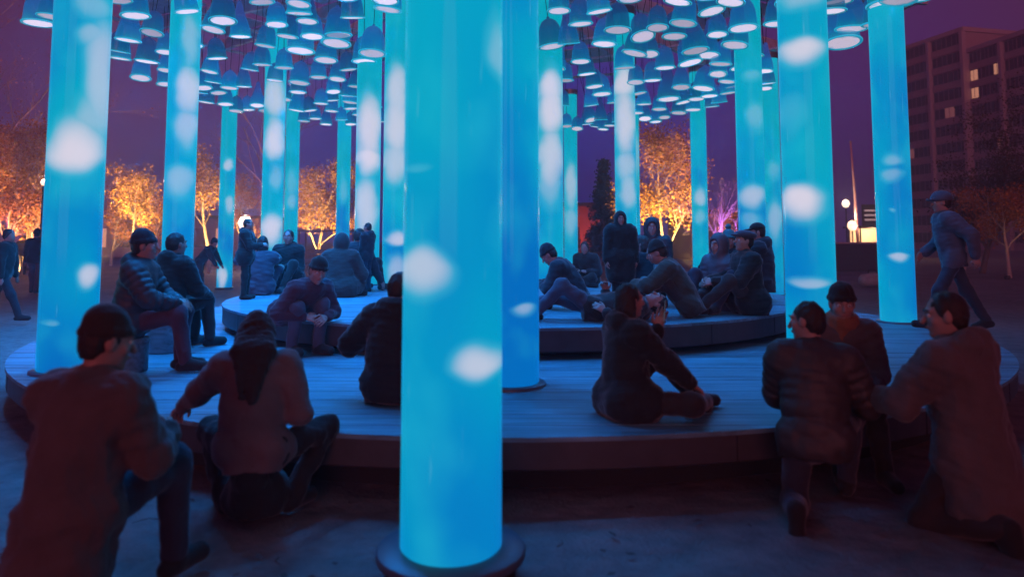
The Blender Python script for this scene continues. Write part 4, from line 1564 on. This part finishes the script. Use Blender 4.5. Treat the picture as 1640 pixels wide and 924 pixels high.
uplight('violet ground lamp under the tall left edge tree', gx_(30, 42), 42, 4000, (.85, .2, .75), aim=(-.1, .3, 1))
# right of centre
conifer('dark conifer left of the yellow tree', gx_(967, 44), 44, 6.6, 1.5, 51)
uptree('broad yellow tree behind the seated crowd', 1065, 34, 232, 1.15, seed=52, clear=.16, per=6, leaf_spread=.26, en=1300, upright=.5, leaf_size=.06)
uptree('bare purple lit tree with white trunk right of the yellow tree', 1152, 32, 250, .8, leaf=None, col=PURP, en=420, seed=53, upright=.62)
uplight('warm ground lamp at the white trunk of the purple tree', gx_(1149, 31), 31.2, 160, (1.0, .75, .6), aim=(.1, .25, 1), size=60)
uptree('small orange bush like tree beside the column at right', 1178, 40, 340, .9, seed=54, clear=.2, per=4, en=500, n_up=1, leaf=M_ORANGE)
tree('big dark tree in front of the apartment tower', gx_(1568, 34), 34, 7.6, 1.2, M_BARK, M_DULL, trunk_r=.14, seed=55, per=7, leaf_spread=.3, clear=.2)
uptree('low warm lit tree at the right picture edge', 1612, 30, 315, 1.1, seed=56, clear=.2, per=3, en=16, leaf=M_ORANGE, n_up=1)
uptree('dim shrub tree between rightmost column and the picture edge', 1540, 38, 335, 1.1, seed=57, clear=.2, per=4, en=12, leaf=M_ORANGE, n_up=1)

# ------------------------------------------------------------------ apartment tower
M_FACADE = fabric('facade_render', (0.38, 0.29, 0.32), rough=0.8, scale=8, bump=0.1)
M_FIN = fabric('facade_fin', (0.42, 0.35, 0.40), rough=0.7, scale=8, bump=0.1)
M_PANE = plain('dark_pane', (0.02, 0.02, 0.025), 0.12)
M_PANE_LIT = plain('lit_pane', (0.6, 0.5, 0.4), 0.4, emit=(1.0, 0.42, 0.24), estr=0.62)
M_PANE_DIM = plain('dim_pane', (0.3, 0.2, 0.2), 0.4, emit=(0.45, 0.14, 0.14), estr=0.35)


def block(label, A, B_, H, bays, wins, floors, lit, depth=14):
    A, B_ = Vector((A[0], A[1], 0)), Vector((B_[0], B_[1], 0))
    d = B_ - A
    L = d.length
    t = thing('apartment_block', label, 'building', A, math.atan2(d.y, d.x), 'apartment blocks at the right')
    MB().box(0, L, 0.0, depth, 0, H).build('wall', M_FACADE, t)
    MB().box(-.3, L + .3, -0.5, depth + .3, H + .002, H + 0.7).build('parapet', M_FIN, t)
    fh = H / floors
    bw = L / bays
    for k in range(floors):
        MB().box(0.02, L - 0.02, -0.22, -0.002, k * fh + .02, k * fh + fh * 0.36).build('spandrel', M_FACADE, t)
    for k in range(bays + 1):
        xx = k * bw
        MB().box(xx - .28, xx + .28, -0.75, -0.004, 0, H - .01).build('fin', M_FIN, t)
    ww = (bw - .7) / wins
    wm = {}
    for k in range(floors):
        for b_ in range(bays):
            for q in range(wins):
                x0 = b_ * bw + .35 + q * ww + .12
                mt = lit.get((b_, q, k))
                mt = {None: M_PANE, 1: M_PANE_LIT, 2: M_PANE_DIM}[mt]
                z0, z1 = k * fh + fh * .40, k * fh + fh * .96
                w = MB().box(x0, x0 + ww - .24, -0.10, -0.003, z0, z1).build('window', mt, t)
                MB().box(x0 + (ww - .24) * .5 - .03, x0 + (ww - .24) * .5 + .03, -.155, -.102, z0 + .01, z1 - .01).build('mullion', M_FIN, w)
                MB().box(x0 - .05, x0 + ww - .19, -.17, -.001, z1 + .003, z1 + .06).build('lintel', M_FIN, w)
    return t


block('narrow left apartment block with pale vertical fins at the right', (gx_(1452, 125), 125), (gx_(1558, 112), 112), 34.6, 2, 3, 12, {(0, 0, 5): 2, (1, 1, 7): 2})
block('wide right apartment block with lit upper windows', (gx_(1563, 112), 112), (gx_(1760, 92), 92), 31.0, 3, 4, 11, {(0, 0, 9): 1, (0, 3, 9): 1, (0, 0, 8): 1, (0, 3, 5): 2})

# low buildings behind the trees
def low_building(label, px0, px1, Y, top, mat, lit_rows):
    x0, x1 = gx_(px0, Y), gx_(px1, Y)
    H = CAM_H + (384 - top) / FPX * Y
    t = thing('low_building', label, 'building', (x0, Y, 0), 0, 'low buildings behind the plaza')
    w = x1 - x0
    MB().box(0, w, 0, 8, 0, H).build('wall', mat, t)
    MB().box(-.25, w + .25, -.35, 8.2, H + .002, H + .28).build('roof', M_RIM, t)
    n = max(2, int(w / 2.2))
    for k in range(n):
        xx = (k + .18) * w / n
        wd = w / n * .62
        o = MB().box(xx, xx + wd, -.05, -.003, 0.9, min(H - .5, 2.6)).build('window', M_PANE_LIT if k in lit_rows else M_PANE, t)
        MB().box(xx - .06, xx + wd + .06, -.12, -.001, .78, .89).build('sill', M_FIN, o)


low_building('low red building seen between the columns left of the conifer', 890, 985, 58, 330, fabric('red_render', (0.40, 0.12, 0.09), rough=.8, scale=6, bump=.1), ())
low_building('low building with one warm lit window right of the yellow tree', 1105, 1180, 56, 342, fabric('ochre_render', (0.35, 0.22, 0.14), rough=.8, scale=6, bump=.1), (1,))
low_building('long dark building behind the trees at left', 60, 420, 66, 350, M_FACADE, (2, 7))
uplight('ground lamp washing the low red building', gx_(950, 55), 55.5, 500, (1.0, .25, .2), aim=(0, .6, 1))

# planter wall right
pl = thing('planter_box', 'long dark planter box between the two right columns', 'planter', (gx_(1330, 36), 36, 0))
MB().box(0, gx_(1416, 36) - gx_(1330, 36), 0, 1.2, 0, 1.36).build('box', M_RIM, pl)
MB().box(-.05, gx_(1416, 36) - gx_(1330, 36) + .05, -.05, 1.25, 1.362, 1.44).build('coping', M_FIN, pl)
# mast
ms = thing('mast', 'tall thin pale mast rising between the two right columns', 'mast', (gx_(1373, 60), 60, 0))
MB().tube([(0, 0, 0), (-.15, 0, 5), (-.35, 0, 9.7)], [0.13, 0.11, 0.07], 10).build('pole', plain('mast_paint', (0.75, 0.45, 0.42), .5), ms, True)
MB().lathe([(0.0, .0), (.2, .0), (.2, .25), (0.0, .25)], 12).build('foot', M_RIM, ms)
MB().lathe([(0.0, 0.0), (0.09, 0.03), (0.1, 0.1), (0.05, 0.18), (0.0, 0.2)], 12, (-.35, 0, 9.68)).build('finial', M_FIN, ms, True)
uplight('narrow lamp at the foot of the pale mast', gx_(1373, 60) + .15, 59.0, 900, (1.0, .5, .42), aim=(-.05, .12, 1), size=40)


def street_lamp(label, px, py, Y, energy, globe, arms=1, col=(1.0, .72, .5)):
    H = CAM_H + (384 - py) / FPX * Y
    t = thing('street_lamp', label, 'street lamp', (gx_(px, Y), Y, 0), 0, 'street lamps beyond the pavilion')
    MB().tube([(0, 0, 0), (0, 0, 1.0), (0, 0, H - globe)], [.08, .06, .045], 10).build('post', M_RIM, t, True)
    MB().lathe([(0.0, 0), (.14, 0), (.14, .12), (.08, .3)], 14).build('foot', M_RIM, t, True)
    g = globe
    MB().lathe([(0.0001, -g), (g * .6, -g * .8), (g, 0), (g * .6, g * .8), (0.0001, g)], 20, (0, 0, H)).build('globe', plain('lamp_globe_%d' % px, (.9, .8, .7), .4, emit=col, estr=2.2), t, True)
    MB().lathe([(g * .45, g * .85), (g * .5, g * 1.0), (0.0, g * 1.15)], 14, (0, 0, H)).build('cap', M_RIM, t, True)
    ld = bpy.data.lights.new('street_lamp_light', 'POINT')
    ld.energy, ld.color, ld.shadow_soft_size = energy, col, g * 1.05
    lo_ = bpy.data.objects.new('lamp_light', ld)
    COL.objects.link(lo_)
    lo_.parent = t
    lo_.location = (0, -0.02, H + g * 1.6)


street_lamp('small globe street lamp left of the pale mast', 1355, 326, 58, 260, .32)
street_lamp('low globe lamp glowing just right of the mast foot', 1364, 361, 60, 200, .42, col=(1.0, .62, .4))
street_lamp('globe lamp glowing behind the person standing in black', 393, 357, 38, 500, .38, col=(1.0, .66, .55))
street_lamp('white post lamp at the left edge of the far left column', 68, 292, 27, 150, .12, col=(1.0, .6, .45))

# lit kiosk between the right columns
kk = thing('market_kiosk', 'warm lit kiosk with dark sign board between the two right columns', 'kiosk', (gx_(1376, 62), 62, 0))
MB().box(0, 3.0, 0, 2.2, 0, .95).build('counter', fabric('kiosk_wood', (.35, .2, .12), .7), kk)
for xx in (0.06, 2.94):
    for yy in (.06, 2.14):
        MB().box(xx - .05, xx + .05, yy - .05, yy + .05, .952, 2.6).build('post', M_RIM, kk)
MB().box(.12, 2.88, 2.0, 2.1, .96, 2.55).build('back_wall', plain('kiosk_glow', (.8, .6, .4), .6, emit=(1.0, .58, .28), estr=.9), kk)
MB().box(-.3, 3.3, -.6, 2.5, 2.602, 2.75).build('roof', M_RIM, kk)
MB().box(.2, 2.2, -.1, 0, 2.76, 4.6).build('sign_board', plain('sign_dark', (.03, .03, .04), .4), kk)
for k in range(3):
    MB().box(.4, 2.0 - .25 * k, -.13, -.102, 3.2 + .4 * k, 3.36 + .4 * k).build('sign_line', plain('sign_pale', (.5, .45, .45), .5, emit=(.5, .4, .45), estr=.35), kk)
MB().box(2.3, 3.1, -.15, -.05, 2.76, 3.5).build('lit_panel', plain('sign_lit', (.8, .7, .6), .5, emit=(.95, .72, .6), estr=.8), kk)
kl = bpy.data.lights.new('kiosk_light', 'POINT')
kl.energy, kl.color, kl.shadow_soft_size = 220, (1.0, .6, .32), .3
klo = bpy.data.objects.new('ceiling_lamp', kl)
COL.objects.link(klo)
klo.parent = kk
klo.location = (1.5, .8, 2.3)

# cart in front of the left trees
ct = thing('wooden_cart', 'pale slatted cart parked under the half bare yellow tree', 'cart', (gx_(479, 30), 30, 0))
MP = fabric('cart_wood', (.34, .28, .26), .8)
for k in range(3):
    MB().box(0, 2.1, -.02, .02, .55 + k * .22, .72 + k * .22).build('slat', MP, ct)
MB().box(0, 2.1, .03, .95, .5, .56).build('floor_board', MP, ct)
for xx in (.0, 2.04):
    for yy in (-.05, .92):
        MB().box(xx, xx + .06, yy, yy + .06 - .01, .562 if yy > 0 else .50, 1.9).build('post', MP, ct)
MB().box(-.15, 2.25, -.25, 1.15, 1.905, 1.97).build('roof', MP, ct)
for xx in (.4, 1.7):
    for yy in (-.1, 1.0):
        w = MB().lathe([(.28, -.03), (.30, -.03), (.30, .03), (.28, .03), (.28, -.03)], 20).build('wheel', M_RIM, ct)
        w.rotation_euler = (R(90), 0, 0)
        w.location = (xx, yy, .30)
        sp = MB()
        for k in range(4):
            a = PI * k / 4
            sp.bar((-.28 * math.cos(a), -.28 * math.sin(a), 0), (.28 * math.cos(a), .28 * math.sin(a), 0), .03, .03)
        sp.build('spokes', MP, w)


# ------------------------------------------------------------------ bags left on the floor
def bag(label, p, w, d, h, mat, rz, name='bag'):
    t = thing(name, label, 'bag', p, rz, 'bags put down by visitors')
    F = Field(.011, .03)
    F.cap((-w / 2 + .07, 0, d * .5), (w / 2 - .07, 0, d * .5), d * .5, None, V3(0, 0, 1), 1.0)
    F.ell((0, 0, h * .55), (w * .48, d * .55, h * .5), k=.05)
    F.noise(.006, 50, int(abs(p[0]) * 100))
    F.cut((0, 0, 0.0), (0, 0, -1))
    field_obj('pouch', F, mat, t)
    MB().tube([(-w * .25, 0, h * .9), (-w * .18, .01, h * 1.25), (0, .015, h * 1.36), (w * .18, .01, h * 1.25), (w * .25, 0, h * .9)], [.012] * 5, 8).build('handle', cloth('black'), t, True)
    MB().tube([(-w * .4, -d * .42, h * .72), (0, -d * .56, h * .78), (w * .4, -d * .42, h * .72)], [.006] * 3, 6).build('zip', M_STEEL, t)


# ------------------------------------------------------------------ litter of leaves and twigs on the trodden ground
rgl = np.random.default_rng(91)
lv, lf_ = [], []
for k in range(260):
    x, y = rgl.uniform(-4.5, 4.5), 1.9 + 6.5 * rgl.uniform(0, 1) ** 1.6
    if (x * x + (y - C1) ** 2) < (R1 - .25) ** 2:
        continue
    n = len(lv)
    a = rgl.uniform(0, 6.3)
    if rgl.uniform() < .75:
        l_, w_ = rgl.uniform(.018, .045), rgl.uniform(.010, .022)
        up = rgl.uniform(.002, .012)
        ca, sa = math.cos(a), math.sin(a)
        for (p_, q_, z_) in ((-l_, 0, .003), (-.2 * l_, -w_, up), (l_, 0, .004), (.2 * l_, w_, up * .7)):
            lv.append((x + p_ * ca - q_ * sa, y + p_ * sa + q_ * ca, z_))
        lf_.append((n, n + 1, n + 2, n + 3))
    else:
        l_ = rgl.uniform(.05, .16)
        tw = MB().tube([(x, y, .004), (x + l_ * .5 * math.cos(a), y + l_ * .5 * math.sin(a), .007), (x + l_ * math.cos(a + .5), y + l_ * math.sin(a + .5), .004)], [.004, .003, .002], 4)
        lv += tw.v
        lf_ += [tuple(i + n for i in f_) for f_ in tw.f]
lit_o = mesh_obj('leaf_litter', lv, lf_, fabric('litter', (.09, .07, .065), .9))
tag(lit_o, 'dark fallen leaves and twigs scattered on the ground before the deck', 'leaf litter', kind='stuff')

# ------------------------------------------------------------------ damp evening air
hz = MB().box(-430, 430, -66, 435, -1, 37).build('haze', None)
m_ = bpy.data.materials.new('evening_haze')
m_.use_nodes = True
n_ = m_.node_tree.nodes
n_.clear()
ho = n_.new('ShaderNodeOutputMaterial')
hv_ = n_.new('ShaderNodeVolumePrincipled')
hv_.inputs['Density'].default_value = 0.0038
hv_.inputs['Color'].default_value = (0.80, 0.84, 1.0, 1)
hv_.inputs['Anisotropy'].default_value = 0.25
m_.node_tree.links.new(hv_.outputs[0], ho.inputs['Volume'])
hz.data.materials.append(m_)
tag(hz, 'thin evening haze filling the air of the plaza', 'haze', kind='stuff')

# ---- foreground left: kneeling man with dark beanie
_, W, J1 = person('man in dark beanie and long coat kneeling at the lower left, back turned', (-1.82, 3.04, 0), -12, H=1.78, pelvis=0.40, lean=10, yaw=-34, pitch=-8,
    feet={-1: (-0.10, -0.30, 0.10), 1: (0.16, 0.44, 0.085)}, knees={-1: (-0.1, 1, -0.6), 1: (0.15, 1, 0.6)}, toes={-1: (0, -0.3, -1), 1: (.1, 1, 0)},
    hands={-1: (-0.06, 0.40, 0.62), 1: (0.14, 0.40, 0.64)}, elbows={-1: (-.35, .1, -1), 1: (.35, .1, -1)},
    jacket='brown', trousers='jeans', hat='beanie', hatcol='charcoal', hair='short', coat=0, bulk=1.1, long=0.24, lod=0)

# ---- long-haired woman squatting at the deck edge
_, W, J2 = person('woman with long dark hair squatting at the deck edge, seen from behind', (-1.44, 4.08, 0), 4, H=1.66, pelvis=0.40, lean=14, side=-3, twist=8, yaw=4, pitch=-14,
    feet={-1: (-0.20, 0.16, 0.09), 1: (0.20, 0.16, 0.09)}, knees={-1: (-.75, 1, .5), 1: (.75, 1, .5)}, toes={-1: (-.5, 1, 0), 1: (.5, 1, 0)},
    hands={-1: (-0.60, 0.46, 0.52), 1: (0.20, 0.32, 0.60)}, elbows={-1: (-.3, -.6, -.3), 1: (.35, -.2, -1)}, palm={-1: (0, 0, -1), 1: (-1, 0, 0)},
    jacket='rose', trousers='black', hair='long', haircol='darkbrown', coat=0, bulk=1.0, skirt=True, lod=0)
pw = W(J2['wr'][1] + V3(0.0, 0.07, 0.02))
pc = thing('paper_cup', 'small pale paper cup in the hand of the long haired woman', 'cup', pw)
MB().lathe([(0.0, -0.045), (0.026, -0.045), (0.036, 0.045), (0.033, 0.045), (0.024, -0.040), (0.0, -0.040)], 24).build('cup', plain('cup_paper', (0.55, 0.45, 0.42), 0.7), pc, True)
MB().lathe([(0.0375, 0.042), (0.0385, 0.046), (0.0375, 0.050), (0.032, 0.052), (0.0, 0.052)], 24).build('lid', plain('cup_lid', (0.5, 0.4, 0.4), 0.4), pc, True)

# ---- dark figure sitting just left of the nearest column
person('dark figure sitting cross-legged on the lower deck left of the nearest column', (-0.88, 5.25, Z1), -20, H=1.74, lean=10, yaw=-35, pitch=-5,
    hands={-1: (-0.25, 0.30, 0.42), 1: (0.2, 0.38, 0.30)}, jacket='black', trousers='charcoal', hood='down', hair='short', bulk=1.7, lod=1, **CROSS)

# ---- woman taking a picture on the front edge
_, W, J4 = person('woman in dark coat sitting on the front deck edge, raising a phone', (0.74, 4.86, Z1), -74, H=1.62, pelvis=0.115, lean=4, yaw=6, pitch=2, side=0,
    feet={-1: (-0.06, 0.60, 0.085), 1: (0.02, 0.64, 0.07)}, knees={-1: (-.15, .3, 1), 1: (1, .25, .12)}, toes={-1: (0, 1, 0), 1: (-.9, .5, -.1)},
    hands={-1: (-0.12, 0.34, 0.575), 1: (0.16, 0.50, 0.18)}, elbows={-1: (-.5, -.2, -1), 1: (1, -.4, -.4)}, handdir={-1: (.05, .22, 1)}, palm={-1: (.9, -.3, 0), 1: (0, 0, -1)}, curl={-1: .35, 1: .4},
    jacket='black', trousers='charcoal', hair='bob', hood='down', bulk=1.35, coat=0.25, lod=0)
ph = W(J4['wr'][-1] + V3(0.05, 0.035, 0.135))
smartphone('dark phone held up by the woman on the front deck edge', ph, Vector((-0.97, 0.2, 0.05)), lit=True)

# ---- quilted-jacket man at left on a stool
def pouf(label, x, y, z, h=0.30, r=0.19):
    t = thing('round_stool', label, 'stool', (x, y, z), 0, 'round stools on the deck')
    MB().lathe([(0.0, 0.0), (r - .01, 0.0), (r, .01), (r, h - .05)], 40).build('drum', M_DECK, t, True)
    MB().lathe([(r + .012, h - .045), (r + .016, h - .02), (r - .01, h), (0.0, h)], 40).build('seat', M_DECK, t, True)


pouf('round stool under the man in the quilted jacket', -3.44, 6.48, Z1)
person('man in quilted jacket and dark cap sitting at left with hands on his knee', (-3.40, 6.45, Z1), -80, H=1.76, pelvis=0.40, lean=9, yaw=6, pitch=4,
    feet={-1: (-0.06, 0.42, 0.085), 1: (0.10, 0.50, 0.085)}, hands={-1: (-0.05, 0.40, 0.58), 1: (0.08, 0.42, 0.58)}, elbows={-1: (-1, -.4, -.6), 1: (1, -.4, -.6)},
    jacket='navy*', trousers='plum', hat='beanie', hatcol='navy', hood='down', hair='short', puffer=True, bulk=1.5, lod=0)
pouf('round stool under the dark figure behind the quilted jacket man', -3.62, 7.62, Z1, 0.32)
person('dark haired figure in black sitting behind the man in the quilted jacket', (-3.62, 7.62, Z1), -25, H=1.74, pelvis=0.42, lean=6, yaw=-10,
    feet=SIT(), hands={-1: (-.1, .4, .55), 1: (.14, .4, .55)}, jacket='black', hair='short', bulk=1.3, hood='down')

# ---- people on the left of the upper deck
person('person leaning forward on the plaza between two left columns', at(319, 468, z=0), -95, H=1.72, lean=42, feet={-1: (-.1, -.12, .08), 1: (.1, .15, .08)}, hands={-1: (-.15, .62, .75), 1: (.15, .62, .75)}, jacket='navy', trousers='charcoal', hat='beanie', lod=2)
_, W, J8 = person('person in black standing in profile on the left of the upper deck', (-3.86, 10.45, Z2), -85, H=1.15, lean=2, hands={-1: (-.08, .36, 1.16), 1: (.08, .36, 1.16)}, curl=.6,
    jacket='black', trousers='black', hair='short', hood='down', bulk=1.4, coat=.2)
_, W, J9 = person('person in grey-blue sweater seen from behind, holding a phone up', (-3.90, 11.25, Z2), 14, H=1.70, pelvis=.12, lean=6, yaw=20, feet={-1: (-.18, .62, .08), 1: (.18, .62, .08)}, knees={-1: (-.3, 0, 1), 1: (.3, 0, 1)},
    hands={-1: (-.20, .30, .70), 1: (-.02, .34, .68)}, elbows={-1: (-1, .1, -.7), 1: (1, .2, -.6)}, handdir={-1: (.2, .2, 1), 1: (-.2, .2, 1)}, jacket='bluegrey', trousers='jeans', hair='bob', bulk=.9)
smartphone('lit phone held up by the person in the grey-blue sweater', W(J9['wr'][-1] + V3(.08, .06, .11)), Vector((0.2, -1, 0.1)), lit=True)
person('woman in black coat sitting on the upper deck, face to the camera', (-3.72, 12.05, Z2), 172, H=1.74, pelvis=.20, lean=3, yaw=6, feet={-1: (-.14, .5, .08), 1: (.14, .5, .08)}, knees={-1: (-.3, 0, 1), 1: (.3, 0, 1)},
    hands={-1: (-.06, .25, .40), 1: (.08, .26, .38)}, jacket='black', trousers='black', hair='short', bulk=1.3, coat=.4, hood='down')
person('hunched person in light trousers sitting on the edge of the upper deck', (-2.36, 7.60, Z1), -128, H=1.72, pelvis=.42, lean=58, yaw=-20, pitch=6, feet={-1: (-.10, .42, .085), 1: (.14, .30, .085)},
    hands={-1: (-.10, .52, .38), 1: (.12, .46, .40)}, knees={-1: (-.1, 1, .6), 1: (.2, 1, .8)}, jacket='plum', trousers='lightjeans', hat='beanie', hatcol='black', hair='short', lod=0)
person('broad dark figure sitting on the upper deck with back to the camera', (-2.62, 10.9, Z2), -4, H=1.76, lean=14, yaw=25, hands={-1: (-.2, .4, .3), 1: (.2, .4, .3)}, jacket='charcoal', hood='up', bulk=2.2, coat=.6, **CROSS)
person('second hunched figure just behind the broad dark one, leaning right', (-2.68, 12.1, Z2), -30, H=1.80, pelvis=.2, lean=8, side=6, yaw=-10, feet={-1: (-.16, .5, .08), 1: (.2, .5, .08)}, knees={-1: (-.3, 0, 1), 1: (.3, 0, 1)},
    hands={-1: (-.1, .4, .3), 1: (.42, .25, .12)}, jacket='navy', hair='short', bulk=1.5, coat=.3)
person('small slim figure standing in front of the white columns', (-2.38, 11.85, Z2), 70, H=1.12, lean=-2, hands={-1: (-.16, .14, .75), 1: (.2, .05, .8)}, jacket='navy', trousers='jeans', hair='short', hood='down', bulk=1.5)

# ---- right of the nearest column
person('person sitting hunched with head on knees beside the lying one', (0.84, 8.9, Z2), 75, H=1.70, pelvis=.115, lean=32, yaw=0, pitch=-25, feet={-1: (-.1, .42, .08), 1: (.12, .46, .08)}, knees={-1: (-.2, .2, 1), 1: (.2, .2, 1)},
    hands={-1: (-.1, .50, .32), 1: (.1, .50, .32)}, jacket='navy', trousers='jeans', hat='beanie', hatcol='navy', bulk=1.5)
person('person lying on the upper deck edge with pale trousers towards the column', (0.86, 7.72, Z2), 90, H=1.70, pxyz=(0, 0.0, .13), lean=-86, yaw=20, feet={-1: (-.08, .62, .08), 1: (.10, .80, .08)}, knees={-1: (-.3, 0, 1), 1: (.3, 0, 1)},
    hands={-1: (-.30, -.1, .12), 1: (.1, -.15, .30)}, jacket='charcoal', trousers='lightjeans', hair='short', hood='down', bulk=1.3)
person('child in dark hooded coat standing on the upper deck facing the camera', (1.36, 9.05, Z2), 184, H=1.18, lean=1, hands={-1: (-.28, .10, .78), 1: (.28, .10, .80)}, jacket='black', trousers='black', hood='up', hair=None, bulk=2.9, coat=.72, lod=1)
person('person in dark hood sitting behind the crowd in front of the yellow tree', (2.10, 10.8, Z2), 165, H=1.80, pelvis=.30, lean=4, yaw=8, feet=SIT(), hands={-1: (-.1, .3, .4), 1: (.1, .3, .4)}, jacket='navy*', hood='up', hair=None, bulk=1.7)
person('person in turquoise jacket leaning back among the seated crowd', (2.24, 9.3, Z2), 80, H=1.70, pelvis=.13, lean=38, side=0, yaw=10, pitch=-6, feet={-1: (-.1, .72, .08), 1: (.12, .6, .08)}, knees={-1: (-.2, .2, 1), 1: (.2, .2, 1)},
    hands={-1: (-.12, .55, .34), 1: (.18, .5, .32)}, jacket='teal', trousers='jeans', hair='short', bulk=1.2)
person('hunched person in grey jacket and beanie sitting in the crowd, facing left', (1.98, 8.05, Z2), 72, H=1.72, pelvis=.115, lean=30, yaw=0, pitch=-12, feet={-1: (-.08, .50, .085), 1: (.14, .44, .085)}, knees={-1: (-.3, .2, 1), 1: (.5, .2, 1)},
    hands={-1: (-.1, .60, .36), 1: (.12, .56, .34)}, jacket='olive', trousers='charcoal', hat='beanie', hatcol='black', bulk=1.5)
person('person in bulky dark jacket left of the grey jacketed one', (1.92, 9.9, Z2), 30, H=1.70, pelvis=.13, lean=16, yaw=30, feet={-1: (-.2, .45, .08), 1: (.2, .45, .08)}, knees={-1: (-.3, 0, 1), 1: (.3, 0, 1)}, hands={-1: (-.1, .4, .3), 1: (.1, .4, .3)}, jacket='navy', hair='bob', bulk=1.8)
person('person in glossy patterned jacket sitting among the crowd, hands clasped', (2.58, 8.75, Z2), 130, H=1.68, pelvis=.13, lean=10, yaw=-10, feet={-1: (-.16, .45, .08), 1: (.2, .42, .08)}, knees={-1: (-.4, 0, 1), 1: (.4, 0, 1)}, hands={-1: (-.05, .34, .34), 1: (.05, .34, .34)},
    jacket='bluegrey*', trousers='jeans', hood='up', hair=None, puffer=True, bulk=1.4)
person('person with pale turquoise hat at the back of the seated crowd', (2.95, 9.75, Z2), 150, H=1.72, pelvis=.16, lean=6, yaw=10, feet={-1: (-.16, .45, .08), 1: (.2, .42, .08)}, knees={-1: (-.4, 0, 1), 1: (.4, 0, 1)}, hands={-1: (-.1, .34, .3), 1: (.1, .34, .3)}, jacket='navy', hat='bobble', hatcol='teal', hair='bob', bulk=1.3)
person('man in flat cap sitting at the right end of the upper deck, legs stretched left', (2.76, 8.40, Z2), 98, H=1.78, pelvis=.125, lean=6, yaw=2, pitch=10, feet={-1: (-.10, .62, .085), 1: (.02, .76, .10)}, knees={-1: (-.4, .2, 1), 1: (.5, .3, .5)}, toes={1: (.2, .5, 1), -1: (0, 1, 0)},
    hands={-1: (-.1, .46, .36), 1: (.14, .44, .36)}, jacket='black', trousers='charcoal', hat='flatcap', hatcol='bluegrey', hair='short', bulk=1.6, coat=.2)
person('man in dark cap sitting beside the large right column, looking left', (3.52, 10.1, Z2), 60, H=1.78, pelvis=.24, lean=4, yaw=20, pitch=-4, feet={-1: (-.14, .45, .08), 1: (.16, .45, .08)}, knees={-1: (-.3, .2, 1), 1: (.3, .2, 1)}, hands={-1: (-.1, .42, .40), 1: (.1, .4, .38)}, jacket='navy', hat='cap', hatcol='black', hair='short', hood='down', bulk=1.4)
person('dim figure sitting far back left of the child', (1.44, 13.4, Z2), 150, H=1.6, lean=22, yaw=10, hands={-1: (-.1, .35, .3), 1: (.1, .35, .3)}, jacket='charcoal', hair='short', bulk=1.3, lod=2, **CROSS)

# ---- three people talking at the right
person('man in puffer jacket and jeans crouching at the deck edge, back turned, right side', (1.74, 4.22, 0), -24, H=1.70, pelvis=.41, lean=16, twist=10, yaw=58, pitch=-4,
    feet={-1: (-.10, -.28, .10), 1: (.16, .40, .085)}, knees={-1: (-.1, 1, -.6), 1: (.3, 1, .6)}, toes={-1: (0, -.3, -1), 1: (.1, 1, 0)},
    hands={-1: (-.08, .42, .60), 1: (.16, .40, .62)}, elbows={-1: (-.5, 0, -1), 1: (.5, 0, -1)},
    jacket='charcoal*', trousers='jeans', hair='short', puffer=True, bulk=1.4, lod=0)
person('man in black beanie with rust scarf facing the camera at the right', (2.28, 5.12, 0), 172, H=1.66, pelvis=.49, lean=14, yaw=-6, pitch=-3, feet={-1: (-.14, .46, .085), 1: (.14, .48, .085)}, hands={-1: (-.1, .40, .58), 1: (.14, .40, .60)},
    jacket='brown', trousers='black', hat='beanie', hatcol='black', hair='short', scarf='rust', bulk=1.4, lod=0)
person('big man in long dark coat crouching at the right edge, head turned left', (2.52, 4.02, 0), 26, H=1.80, pelvis=.40, lean=5, yaw=38, pitch=-4, side=-4,
    feet={-1: (-.14, -.24, .10), 1: (.14, -.26, .10)}, knees={-1: (-.15, 1, -.5), 1: (.15, 1, -.5)}, toes={-1: (0, -.3, -1), 1: (0, -.3, -1)},
    hands={-1: (-.26, .44, .60), 1: (.12, .44, .58)}, elbows={-1: (-.5, -.1, -1), 1: (.4, -.1, -1)}, jacket='maroon', trousers='charcoal', hair='short', coat=0, bulk=1.6, long=0.26, hood='down', lod=0)

# ---- passers-by
person('tall passer-by in blue jacket and pale helmet striding along the right rim of the deck', (5.50, 9.0, Z1), 75, H=1.74, lean=8, feet={-1: (-.1, .34, .09), 1: (.1, -.38, .13)}, toes={-1: (0, 1, .1), 1: (0, 1, -.6)}, hands={-1: (-.28, -.16, .95), 1: (.28, .24, .98)},
    jacket='lightjeans', trousers='jeans', hat='helmet', hatcol='lightjeans', hair='short', bulk=1.5)
person('passer-by in dark clothes seen from behind next to the far left column', at(54, 470, z=0), 8, H=1.84, lean=1, feet={-1: (-.12, .12, .08), 1: (.12, -.14, .08)}, jacket='black', trousers='plum', hat='beanie', bulk=1.4, lod=2)
person('distant pedestrian in navy walking before the lit trunks at far left', at(35, 441, z=0), 30, H=1.76, feet={-1: (-.1, .25, .08), 1: (.1, -.25, .08)}, jacket='navy', trousers='navy', hair='short', lod=2)
person('passer-by cropped by the left picture edge, mid-stride', at(0, 520, z=0), -80, H=1.74, lean=5, feet={-1: (-.1, -.40, .13), 1: (.1, .38, .08)}, toes={-1: (0, 1, -.6), 1: (0, 1, 0)}, jacket='black', trousers='navy', hair='short', bulk=1.2, lod=2)
person('distant onlooker in dark coat among the left trees', at(240, 446, z=0), 150, H=1.7, jacket='black', hair='short', lod=2)
person('distant onlooker in pale cap beside the yellow tree trunk', at(1068, 436, z=0), 170, H=1.7, jacket='navy', hat='cap', hatcol='pale', hair='short', lod=2)

bag('small black bag on the lower deck beside the second left column', at(312, 512, z=Z1), .30, .16, .20, cloth('black'), .4)
bag('pale patterned bag on the plaza between the two right columns', at(1398, 458, z=0), .75, .40, .42, cloth('pale'), .2)
